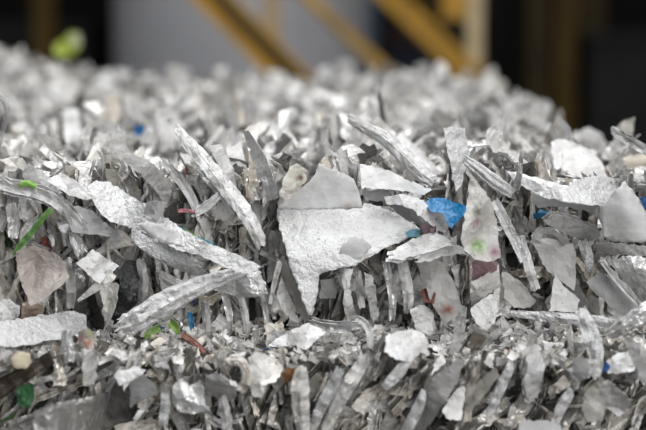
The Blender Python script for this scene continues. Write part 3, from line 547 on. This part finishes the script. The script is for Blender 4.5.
# --- on top of the upper bale, standing and leaning
def side_x(y): return .325 + .012 * math.sin(y * 9)
n_top = 5300
for i in range(n_top):
    y = 1.43 + 1.62 * rng.random() ** 1.25
    xl = max(-.80, -(323 / FPX * y + .20)); x = rng.uniform(xl, side_x(y))
    L = rng.uniform(.025, .085); W = rng.uniform(.009, .042)
    if rng.random() < .12: L *= 1.35
    if y > 1.9: L *= .72; W *= .9
    el = abs(rng.normal(0, .40)) if rng.random() < .86 else rng.uniform(.7, 1.45)
    az = rng.uniform(0, 2 * math.pi)
    ax = (math.cos(az) * math.cos(el), math.sin(az) * math.cos(el), math.sin(el))
    z = topz(x, y) - .018 + L * .5 * math.sin(min(el, 1.5)) * .75 + rng.uniform(-.012, .012)
    z = min(z + .010 * min(1, max(0, y - 1.9)), TOPZ + .028 + .05 * (y > 2.7) * (x < -.5))
    fixed = None
    if rng.random() < .006: fixed = [S8(60, 120, 170), S8(150, 90, 60), S8(120, 150, 70), S8(180, 90, 90)][rng.integers(4)]
    add('top', L, W, ax, rng.uniform(0, 2 * math.pi), (x, y, z), PAL_TOP, rng, .06, curl=.9, fixed=fixed)
# --- right-hand side of the upper bale
for i in range(260):
    y = rng.uniform(1.45, 3.0); z = rng.uniform(LEDGEZ, TOPZ)
    add('side', rng.uniform(.03, .07), rng.uniform(.012, .03), (rng.normal() * .2, rng.normal(), rng.normal()), rng.uniform(0, 6.3), (side_x(y) - .005, y, z), PAL_TOP, rng)
# --- front face of the upper bale: squeezed pieces hanging down, many seen edge on
PAL_FACE = [(228, .36), (208, .3), (182, .2), (148, .09), (95, .05)]
for i in range(1600):
    x = rng.uniform(-.48, side_x(1.4)); z = rng.uniform(LEDGEZ + .002, TOPZ + .004)
    hgt = (z - LEDGEZ) / (TOPZ - LEDGEZ)
    L = rng.uniform(.028, .074); W = rng.uniform(.008, .027) if rng.random() < .75 else rng.uniform(.003, .008)
    lean = rng.normal(0, .24) if rng.random() < .82 else rng.normal(0, .9)
    ax = (math.sin(lean), rng.normal() * .28 - .15, math.cos(lean))
    # spin 0 -> sheet normal along y (faces us) ; pi/2 -> edge on
    sp_ = rng.normal(0, .5) if rng.random() < .62 else rng.normal(math.pi / 2, .45)
    y = 1.405 + rng.uniform(-.004, .022) + .012 * (1 - hgt) * rng.random()
    fixed = None
    q = rng.random()
    if q < .018: fixed = [S8(150, 90, 80), S8(120, 95, 110), S8(90, 120, 70), S8(60, 90, 130), S8(150, 110, 80), S8(170, 120, 125)][rng.integers(6)]
    add('face', L, W, ax, sp_, (x, y, z), PAL_FACE, rng, .25, folds=3, curl=1.0, foil=.45, fixed=fixed)
# --- ledge between the bales: small flakes lying nearly flat
for i in range(2500):
    x = rng.uniform(-.46, .42); y = rng.uniform(1.262, 1.42)
    L = rng.uniform(.005, .020); W = L * rng.uniform(.35, .9)
    az = rng.uniform(0, 6.3); el = rng.normal() * .3
    ax = (math.cos(az) * math.cos(el), math.sin(az) * math.cos(el), math.sin(el))
    fixed = None
    if rng.random() < .02: fixed = [S8(150, 80, 70), S8(110, 140, 70), S8(60, 100, 140), S8(160, 120, 80)][rng.integers(4)]
    add('ledge', L, W, ax, math.pi / 2 + rng.normal() * .35, (x, y, LEDGEZ + rng.uniform(-.004, .004) + .003 * mnoise.noise(Vector((x * 30, y * 30, 0)))),
        [(238, .6), (224, .22), (200, .12), (150, .06)], rng, .1, folds=1, curl=.5, foil=.2, fixed=fixed)
# --- front of the lower bale
PAL_LOW = [(222, .3), (200, .3), (172, .22), (138, .12), (85, .06)]
for i in range(1550):
    x = rng.uniform(-.44, .40); z = LEDGEZ - .002 - .125 * rng.random()
    L = rng.uniform(.020, .066); W = rng.uniform(.005, .021)
    base = .55 if x > -.02 else (.1 if x > -.14 else .8)
    lean = rng.normal(base, .32) if rng.random() < .85 else rng.normal(base, 1.)
    ax = (math.sin(lean), rng.normal() * .3 - .12, math.cos(lean))
    sp_ = rng.normal(0, .6) if rng.random() < .55 else rng.normal(math.pi / 2, .5)
    fixed = None
    q = rng.random()
    if q < .02: fixed = [S8(120, 80, 60), S8(70, 110, 60), S8(140, 110, 80), S8(110, 60, 60), S8(170, 150, 90)][rng.integers(5)]
    add('low', L, W, ax, sp_, (x, 1.272 + rng.uniform(-.006, .022), z), PAL_LOW, rng, .6, folds=3, curl=.9, foil=.55, fixed=fixed)

# ------------------------------------------------------------------ which scraps does the photo show?
rays = []; GX = 2.0
for yy in np.arange(1, 430, GX):
    for xx in np.arange(1, 646, GX):
        a = (xx - 323) / FPX; b = (215 - yy) / FPX
        rays.append((xx, yy, Vector((a, cp + b * sp, -sp + b * cp)).normalized()))
O_ = Vector((0, 0, CAMZ))
def soup(items):
    Vs, Fs, own = [], [], []; off = 0
    for i, s in enumerate(items):
        v = s['V']; f = s['F']
        Vs.append(v)
        for q in f: Fs.append(tuple(int(k) + off for k in q)); own.append(i)
        off += len(v)
    return BVHTree.FromPolygons(np.vstack(Vs).tolist(), Fs), own
HG = []
for h in HEROES:
    HG.append(h)
    for p in h['parts']: HG.append(p)
if HG:
    hb, ho = soup(HG)
    hmap = {}
    for k, (xx, yy, d) in enumerate(rays):
        loc, n_, fi, dist = hb.ray_cast(O_, d)
        if loc is not None: hmap[k] = dist
    sb, so = soup(SCR)
    block = {}
    for k, dist in hmap.items():
        _, _, fi, ds = sb.ray_cast(O_, rays[k][2])
        it = 0; o_ = O_; acc = 0
        while fi is not None and acc + ds < dist and it < 6:
            block[so[fi]] = block.get(so[fi], 0) + 1
            acc += ds + 1e-4; o_ = O_ + rays[k][2] * acc
            _, _, fi, ds = sb.ray_cast(o_, rays[k][2]); it += 1
    SCR = [s for i, s in enumerate(SCR) if block.get(i, 0) < 2]
allb, allo = soup(SCR + HG)
nS = len(SCR); hits = {}
for xx, yy, d in rays:
    _, _, fi, _ = allb.ray_cast(O_, d)
    if fi is not None and allo[fi] < nS: hits.setdefault(allo[fi], []).append((xx, yy))

CAP = {'paper_scrap': 290, 'paper_strip': 290, 'paper_flake': 290}
for s in SCR:
    if s['zone'] == 'ledge': s['kind'] = 'paper_flake'
for h in HEROES:
    if h['name'] in CAP: CAP[h['name']] -= 1
chosen = []
for kind in CAP:
    ids = sorted([i for i in hits if SCR[i]['kind'] == kind], key=lambda i: -len(hits[i]))
    mn = 5 if kind != 'paper_flake' else 3
    chosen += [i for i in ids if len(hits[i]) >= mn][:CAP[kind]]
chosen = set(chosen)

# ------------------------------------------------------------------ build heroes
for h in HEROES:
    o = link_mesh(h['name'], h['V'], h['F'], h['mat'], h['tint'], smooth=h['smooth'])
    tag(o, h['label'], h['cat'], h.get('group'))
    for p in h['parts']:
        q = link_mesh(p['pname'], p['V'], p['F'], p['mat'], p['tint'], parent=o, smooth=p.get('smooth', False))
        if p.get('label'): q['label'] = p['label']

# ------------------------------------------------------------------ labels for the countable scraps
LM = [  # landmark, x, y
 ('the big torn sheet', 330, 225), ('the blue plastic scrap', 445, 210), ('the long pale roll', 185, 298), ('the green strand', 32, 232),
 ('the bright green bit', 28, 183), ('the teal strand', 202, 243), ('the square pale scrap', 97, 266), ('the black scrap', 125, 295),
 ('the flat white sheet', 40, 327), ('the clear film bag', 478, 220), ('the upright flat strip', 456, 150), ('the grey shell-shaped sheet', 625, 215),
 ('the long white slab', 150, 225), ('the translucent spire', 258, 165), ('the swept white strip', 222, 185), ('the beige arc', 630, 165),
 ('the white folded triangle', 488, 305), ('the long thin sheet', 565, 318), ('the upright blurred strip', 590, 335),
 ('the holed white tag', 169, 128), ('the faint blue bit', 139, 130), ('the dark-edged bent strip', 390, 140), ('the thin pale stick', 314, 130),
 ('the wide yellow brace', 290, 70), ('the slim yellow brace', 395, 75), ('the pale yellow post', 473, 75), ('the brown post at left', 45, 60),
 ('the grey blade spike', 628, 140), ('the leaf-shaped scrap', 300, 400), ('the dark grey quad', 145, 390), ('the dark green scrap', 25, 396),
 ('the shiny torn star', 193, 404), ('the blue fleck', 606, 367), ('the striped folded stack', 535, 377), ('the red brown twist', 205, 345),
 ('the long leaning strip', 347, 390), ('the dark grey slab', 442, 390), ('the white wedge', 452, 405), ('the bright foreground blob', 408, 342),
 ('the beige knot', 236, 375), ('the white crumple at right', 616, 398), ('the broad grey sheet', 85, 415), ('the pink film', 45, 280)]
def tone(col):
    l = (sum(col) / 3) ** (1 / 2.2) * 255
    if max(col) > 1.5 * min(col) + .01: 
        i = max(range(3), key=lambda k: col[k]); 
        if i == 0: return 'brownish' if col[1] > col[2] * 1.1 or col[1] > .12 else 'reddish'
        return 'green' if i == 1 else 'blue'
    return 'white' if l > 222 else 'pale grey' if l > 196 else 'grey' if l > 150 else 'dark grey' if l > 95 else 'near black'
ORD = ['nearest', 'second', 'third', 'fourth', 'fifth', 'sixth', 'seventh', 'eighth', 'ninth', 'tenth', 'eleventh', 'twelfth', 'thirteenth', 'fourteenth', 'fifteenth', 'sixteenth', 'seventeenth', 'eighteenth', 'nineteenth', 'twentieth']
buckets = {}
for i in chosen:
    hx = np.mean([p[0] for p in hits[i]]); hy = np.mean([p[1] for p in hits[i]])
    k = min(range(len(LM)), key=lambda k: (LM[k][1] - hx) ** 2 + (LM[k][2] - hy) ** 2)
    a = math.degrees(math.atan2(LM[k][2] - hy, hx - LM[k][1])) % 360
    dr = ['right of', 'upper right of', 'above', 'upper left of', 'left of', 'lower left of', 'below', 'lower right of'][int(((a + 22.5) % 360) // 45)]
    s = SCR[i]; s['px'] = (hx, hy)
    x, y = proj(s['V']); 
    ex, ey = x.max() - x.min(), y.max() - y.min()
    c = np.cov(x, y); ang = math.degrees(.5 * math.atan2(2 * c[0, 1], c[0, 0] - c[1, 1]))
    lean = 'lying level' if abs(ang) < 22 else 'upright' if abs(ang) > 68 else ('slanting down right' if ang > 0 else 'slanting up right')
    size = 'large' if len(hits[i]) > 60 else 'mid-sized' if len(hits[i]) > 22 else 'small'
    kindw = {'paper_scrap': 'scrap', 'paper_strip': 'strip', 'paper_flake': 'flake'}[s['kind']]
    key = (k, dr, kindw, size, tone(s['col']), lean)
    buckets.setdefault(key, []).append((math.hypot(hx - LM[k][1], hy - LM[k][2]), i))
for key, lst in buckets.items():
    k, dr, kw, size, tn, lean = key; lst.sort()
    for n, (d, i) in enumerate(lst):
        if len(lst) == 1: lab = f'{size} {tn} {kw} {lean}, {dr} {LM[k][0]}'
        else: lab = f'{size} {tn} {kw} {lean}, {"nearest" if n == 0 else ORD[min(n, 19)] + " out"} {dr} {LM[k][0]}'
        if dr in ('upper left of', 'upper right of', 'lower left of', 'lower right of'): lab = lab.replace(dr, 'to ' + dr) if False else lab
        SCR[i]['label'] = lab
GRP = {'top': 'scraps standing on the top of the bale', 'side': 'scraps on the side of the bale', 'face': 'scraps pressed in the front of the upper bale',
       'ledge': 'flakes lying on the ledge', 'low': 'scraps pressed in the front of the lower bale'}
CATS = {'paper_scrap': 'paper scrap', 'paper_strip': 'paper strip', 'paper_flake': 'paper flake'}
for i in sorted(chosen):
    s = SCR[i]
    V, F = shell(s['V'], s['F'], .00035)
    o = link_mesh(s['kind'], V, F, MATS[s['m']], s['col'])
    tag(o, s['label'], CATS[s['kind']], GRP[s['zone']])
for zone, lab in (('top', 'blurred mass of white and grey shredded paper on top of the upper bale'), ('side', 'shredded paper along the right side of the upper bale'),
                  ('face', 'small squeezed paper shreds in the front of the upper bale'), ('ledge', 'fine white paper crumbs on the ledge between the bales'),
                  ('low', 'small grey and brown paper shreds in the front of the lower bale')):
    items = [s for i, s in enumerate(SCR) if s['zone'] == zone and i not in chosen]
    if not items: continue
    Vs, Fs, T, M = [], [], [], []; off = 0
    for s in items:
        Vs.append(s['V']); Fs += (np.asarray(s['F']) + off).tolist(); T.append(np.tile(s['col'], (len(s['V']), 1))); M += [s['m']] * len(s['F']); off += len(s['V'])
    o = link_mesh('shredded_paper', np.vstack(Vs), Fs, MATS, np.vstack(T))
    o.data.polygons.foreach_set('material_index', M)
    tag(o, lab, 'shredded paper', kind='stuff')
print('SCRAPS', len(SCR), 'chosen', len(chosen), {k: sum(SCR[i]['kind'] == k for i in chosen) for k in CAP})

# ------------------------------------------------------------------ bale bodies, hall
def box(x0, x1, y0, y1, z0, z1):
    V = [(x, y, z) for x in (x0, x1) for y in (y0, y1) for z in (z0, z1)]
    F = [(0, 1, 3, 2), (4, 6, 7, 5), (0, 4, 5, 1), (2, 3, 7, 6), (0, 2, 6, 4), (1, 5, 7, 3)]
    return V, F
def rough_block(x0, x1, y0, y1, z0, z1, amp, step):
    """a lumpy block: every face a displaced grid"""
    Vs, Fs, idx = [], [], {}
    nx, ny, nz = [max(2, int((b - a) / step)) for a, b in ((x0, x1), (y0, y1), (z0, z1))]
    def vid(i, j, k):
        if (i, j, k) not in idx:
            p = Vector((x0 + (x1 - x0) * i / nx, y0 + (y1 - y0) * j / ny, z0 + (z1 - z0) * k / nz))
            n = mnoise.noise_vector(p * 35) * amp
            if k == 0: n.z = 0
            idx[(i, j, k)] = len(Vs); Vs.append(tuple(p + n))
        return idx[(i, j, k)]
    for i in range(nx):
        for j in range(ny):
            for k, fl in ((0, 1), (nz, 0)):
                q = (vid(i, j, k), vid(i + 1, j, k), vid(i + 1, j + 1, k), vid(i, j + 1, k)); Fs.append(q[::-1] if fl else q)
    for i in range(nx):
        for k in range(nz):
            for j, fl in ((0, 0), (ny, 1)):
                q = (vid(i, j, k), vid(i + 1, j, k), vid(i + 1, j, k + 1), vid(i, j, k + 1)); Fs.append(q[::-1] if fl else q)
    for j in range(ny):
        for k in range(nz):
            for i, fl in ((0, 1), (nx, 0)):
                q = (vid(i, j, k), vid(i, j + 1, k), vid(i, j + 1, k + 1), vid(i, j, k + 1)); Fs.append(q[::-1] if fl else q)
    return Vs, Fs
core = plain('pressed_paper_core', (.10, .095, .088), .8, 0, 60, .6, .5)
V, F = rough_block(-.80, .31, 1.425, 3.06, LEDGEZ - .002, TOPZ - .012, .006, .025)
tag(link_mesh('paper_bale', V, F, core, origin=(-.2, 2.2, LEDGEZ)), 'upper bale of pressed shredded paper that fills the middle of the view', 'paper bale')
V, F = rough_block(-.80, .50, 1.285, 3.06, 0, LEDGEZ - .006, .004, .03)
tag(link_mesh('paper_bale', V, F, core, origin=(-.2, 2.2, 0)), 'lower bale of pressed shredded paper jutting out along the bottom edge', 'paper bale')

def struct(name, V, F, m): return tag(link_mesh(name, V, F, m), kind='structure')
concrete = plain('concrete_floor', (.09, .088, .085), .85, 0, 3, .3, .2)
wallm = plain('dark_wall_cladding', (.006,.0055,.005), .8, 0, 2, .3)
V, F = box(-5, 6, -4.5, 9.6, -.1, 0); struct('floor', V, F, concrete)
V, F = box(-5, 6, 9.5, 9.6, 0, 6.4); struct('wall_back', V, F, wallm)
V, F = box(-5.1, -5, -4.5, 9.6, 0, 6.4); struct('wall_left', V, F, wallm)
V, F = box(6, 6.1, -4.5, 9.6, 0, 6.4); struct('wall_right', V, F, wallm)

def beam(name, a, b, prof, m, parent=None, roll=0):
    """sweep a closed profile [(u, v)] in metres between two places"""
    a, b = np.array(a, float), np.array(b, float); M = frame(b - a, roll); n = len(prof)
    V = [p + M[1] * u + M[2] * v for p in (a, b) for u, v in prof]
    F = [(i, (i + 1) % n, (i + 1) % n + n, i + n) for i in range(n)] + [tuple(range(n))[::-1], tuple(range(n, 2 * n))]
    return link_mesh(name, V, F, m, parent=parent)
def chan(w, d, t):   # U channel, open towards -v
    return [(-w / 2, 0), (w / 2, 0), (w / 2, d), (w / 2 - t, d), (w / 2 - t, t), (-w / 2 + t, t), (-w / 2 + t, d), (-w / 2, d)]
def rect(w, d, c=.006):
    w /= 2; d /= 2
    return [(-w + c, -d), (w - c, -d), (w, -d + c), (w, d - c), (w - c, d), (-w + c, d), (-w, d - c), (-w, -d + c)]
yel = plain('yellow_paint', (.42, .225, .012), .45, 0, 9, .22)
yel2 = plain('worn_yellow_paint', (.33, .20, .045), .5, 0, 9, .25)
tanp = plain('pale_cream_paint', (.46, .37, .22), .6, 0, 9, .2)
tanq = plain('tan_paint', (.40, .30, .19), .6, 0, 9, .2)
web_shade = plain('painted_web_shade', (.07, .042, .006), .5, 0, 30, .5)  # shade inside the wide brace, put into the colour

# tank
tankm = plain('tank_grey_paint', (.36, .36, .38), .5, 0, 4, .06)
cx, cy, rr = -.352, 6.6, .545
def ring(z, r, n=96): return [(cx + r * math.cos(2 * math.pi * i / n), cy + r * math.sin(2 * math.pi * i / n), z) for i in range(n)]
def lathe(prof, n=96):
    V = []; F = []
    for z, r in prof: V += ring(z, r, n)
    for k in range(len(prof) - 1):
        for i in range(n): F.append((k * n + i, k * n + (i + 1) % n, (k + 1) * n + (i + 1) % n, (k + 1) * n + i))
    F.append(tuple(range(n))[::-1]); F.append(tuple(range((len(prof) - 1) * n, len(prof) * n)))
    return V, F
tank = empty('storage_tank', (cx, cy, 0), label='big grey cylindrical tank blurred behind the middle of the bale', cat='tank')
V, F = lathe([(0.04, rr), (3.0, rr), (3.18, rr * .8), (3.25, rr * .3)]); link_mesh('tank_shell', V, F, tankm, parent=tank, smooth=False)
V, F = lathe([(0, rr + .04), (.04, rr + .04), (.05, rr + .03)]); link_mesh('base_ring', V, F, tankm, parent=tank)

# yellow steelwork: the braces run down to the floor
def ext(p, q, D1, D2, up, dn):
    a, b = at(*p, D1), at(*q, D2); d = b - a
    return a - d * up, b + d * dn
fr = empty('yellow_steel_frame', (.2, 5.0, 0), label='yellow slanting steel braces and cream posts of a blurred frame behind the bale', cat='steel frame')
def to_floor(a, b):
    d = b - a; t = (0.0 - a[2]) / d[2]; return a + d * t
a, b = ext((214, -2), (291, 76), 4.9, 4.9, .6, 0); e = to_floor(a, b)
pr = chan(.098, .045, .014)
o = beam('brace', a, e, pr, yel, fr, roll=math.pi / 2); o['label'] = 'wide yellow channel brace with a dark plate painted as its shaded inside'
web = beam('web_shade_plate', a + np.array([.008, -.018, .008]), e + np.array([.008, -.018, .008]), rect(.052, .004, .001), web_shade, o, math.pi / 2)  # thin added plate, its dark colour stands in for shade within the channel
a, b = ext((308, -2), (394, 78), 5.0, 5.0, .6, 0); e = to_floor(a, b)
o = beam('brace', a, e, rect(.042, .042), yel2, fr, roll=-math.pi / 2); o['label'] = 'slim yellow brace'
a, b = ext((392, -2), (472, 76), 5.0, 5.0, .6, 0); e = b
o = beam('brace', a, e, chan(.070, .04, .02), yel, fr, roll=math.pi / 2); o['label'] = 'bright yellow brace'
p = at(474.5, 40, 5.05); o = beam('post', (p[0], p[1], 0), (p[0], p[1], 2.6), rect(.052, .052), tanp, fr); o['label'] = 'pale cream upright post'
p = at(272, 40, 5.05); o = beam('post', (p[0], p[1], 0), (p[0], p[1], 2.6), rect(.062, .062), tanq, fr); o['label'] = 'tan upright post'
p = at(456, 0, 5.5)
V, F = box(p[0] - .045, p[0] + .05, 5.5, 5.58, p[2] - .07, 1.95); link_mesh('bracket_plate', V, F, yel, parent=fr)
fr_beam = at(300, -60, 5.05)

# dark machine with blue panels behind the frame
dark = plain('machine_dark_paint', (0.006,0.0055,0.0055), .6, 0, 5, .3); blue = plain('machine_blue_paint', (0.03, 0.065, 0.11), .5, 0, 5, .25)
navy = plain('machine_navy_panel', (0.0080, 0.0140, 0.0250), .5, 0, 5, .25); brown = plain('rusty_brown_steel', (0.0275, 0.0160, 0.0130), .7, 0, 8, .3)
ochre = plain('ochre_column_paint', (0.0500, 0.0310, 0.0060), .6, 0, 6, .3); ochre2 = plain('dim_ochre_panel', (0.0300, 0.0200, 0.0070), .6, 0, 6, .3)
mc = empty('machine', (.5, 7.6, 0), label='dark blurred machine with blue and navy panels between the yellow braces', cat='machine')
def px_box(x0, x1, y0, y1, D, dep, zmin=None, zmax=None):
    a = at(x0, y1, D); b = at(x1, y0, D)
    return box(a[0], b[0], D, D + dep, a[2] if zmin is None else zmin, b[2] if zmax is None else zmax)
V, F = px_box(352, 500, -20, 140, 7.6, .8, zmin=0); link_mesh('housing', V, F, dark, parent=mc)
V, F = px_box(352, 377, -20, 62, 7.55, .05); o = link_mesh('side_panel', V, F, blue, parent=mc)
V, F = px_box(384, 432, 50, 90, 7.54, .06); o = link_mesh('front_panel', V, F, navy, parent=mc)
V, F = px_box(380, 425, 30, 46, 7.52, .08); link_mesh('cross_rail', V, F, brown, parent=mc)
V, F = px_box(424, 440, -20, 22, 7.5, .1); o = link_mesh('upright_rail', V, F, ochre, parent=mc)
V, F = px_box(424, 436, 60, 110, 7.5, .1); o = link_mesh('upright_rail', V, F, brown, parent=mc)
def column(x0, x1, D, m, lab, y1=None):
    a = at(x0, 50, D); b = at(x1, 50, D); cxx = (a[0] + b[0]) / 2; w = b[0] - a[0]
    r = empty('steel_column', (cxx, D + .06, 0), label=lab, cat='steel column')
    zt = 3.2
    for nm, x0_, x1_, y0_, y1_ in (('web', -.008, .008, -.05, .05), ('flange', -w / 2, w / 2, -.062, -.05), ('flange', -w / 2, w / 2, .05, .062)):
        V, F = box(cxx + x0_, cxx + x1_, D + .06 + y0_, D + .06 + y1_, 0, zt); link_mesh(nm, V, F, m, parent=r)
    V, F = box(cxx - w * .7, cxx + w * .7, D - .03, D + .15, 0, .015); link_mesh('base_plate', V, F, m, parent=r)
column(528, 549, 7.0, ochre2, 'dim brown steel column, left of the two behind the right end of the bale')
column(557, 577, 6.9, ochre, 'ochre steel column, right of the two behind the right end of the bale')
column(33, 53, 6.4, ochre, 'blurred brown ochre post at the left')
V, F = px_box(577, 606, -30, 38, 7.2, .1); tag(link_mesh('wall_panel', V, F, ochre2), 'dim ochre panel above the dark grey cabinet', 'panel')
greyc = plain('cabinet_grey_paint', (0.008,0.0083,0.009), .5, 0, 3, .12); greyl = plain('dull_grey_sheeting', (0.013,0.013,0.0135), .7, 0, 3, .2)
cb = empty('cabinet', (1.25, 6.9, 0), label='dark grey cabinet blurred at the right behind the bale', cat='cabinet')
V, F = px_box(588, 700, 40, 123, 6.8, .5, zmin=.35); link_mesh('body', V, F, greyc, parent=cb)
V, F = px_box(594, 700, 47, 118, 6.785, .012); link_mesh('door', V, F, greyl, parent=cb); 
V, F = px_box(584, 704, 34, 40, 6.76, .58); link_mesh('top', V, F, greyl, parent=cb)
V, F = px_box(590, 700, 123, 142, 6.82, .4, zmin=0); o = link_mesh('plinth', V, F, plain('rust_plinth', (0.0425, 0.0240, 0.0090), .7, 0, 6, .3), parent=cb)
V, F = px_box(-60, 90, 22, 100, 7.0, .6, zmin=0); tag(link_mesh('crate', V, F, greyl), 'dull dark grey crate blurred behind the far left heap', 'crate')


# ------------------------------------------------------------------ light
def area(name, loc, size, power, col=(1, 1, 1), target=(0, 1.8, 1)):
    l = bpy.data.lights.new(name, 'AREA'); l.shape = 'RECTANGLE'; l.size, l.size_y = size; l.energy = power; l.color = col
    o = bpy.data.objects.new(name, l); C.objects.link(o); o.location = loc
    o.rotation_euler = (Vector(target) - Vector(loc)).to_track_quat('-Z', 'Y').to_euler(); return o
area('overhead_area_front', (-1.0, 1.6, 4.6), (4.0, 3.0), 140)  # unseen overhead area light, added to light the bale top
area('overhead_area_rear', (.8, 5.0, 5.2), (4.5, 2.5), 105)  # another unseen light, added above and behind the bale
area('front_fill_light', (3.2, -3.0, 3.0), (4.0, 3.0), 200, (1, .99, .98))  # unseen fill added at front right to brighten the bale faces
w = bpy.data.worlds.new('world'); sc.world = w; w.use_nodes = True
w.node_tree.nodes['Background'].inputs[0].default_value = (.92, .96, 1, 1); w.node_tree.nodes['Background'].inputs[1].default_value = .55
sc.view_settings.view_transform = 'Standard'; sc.view_settings.look = 'None'; sc.view_settings.gamma = 1
sc.view_settings.use_curve_mapping = False
sc.view_settings.exposure = 0.03
for o in bpy.data.objects:
    if '_o' in o: del o['_o']
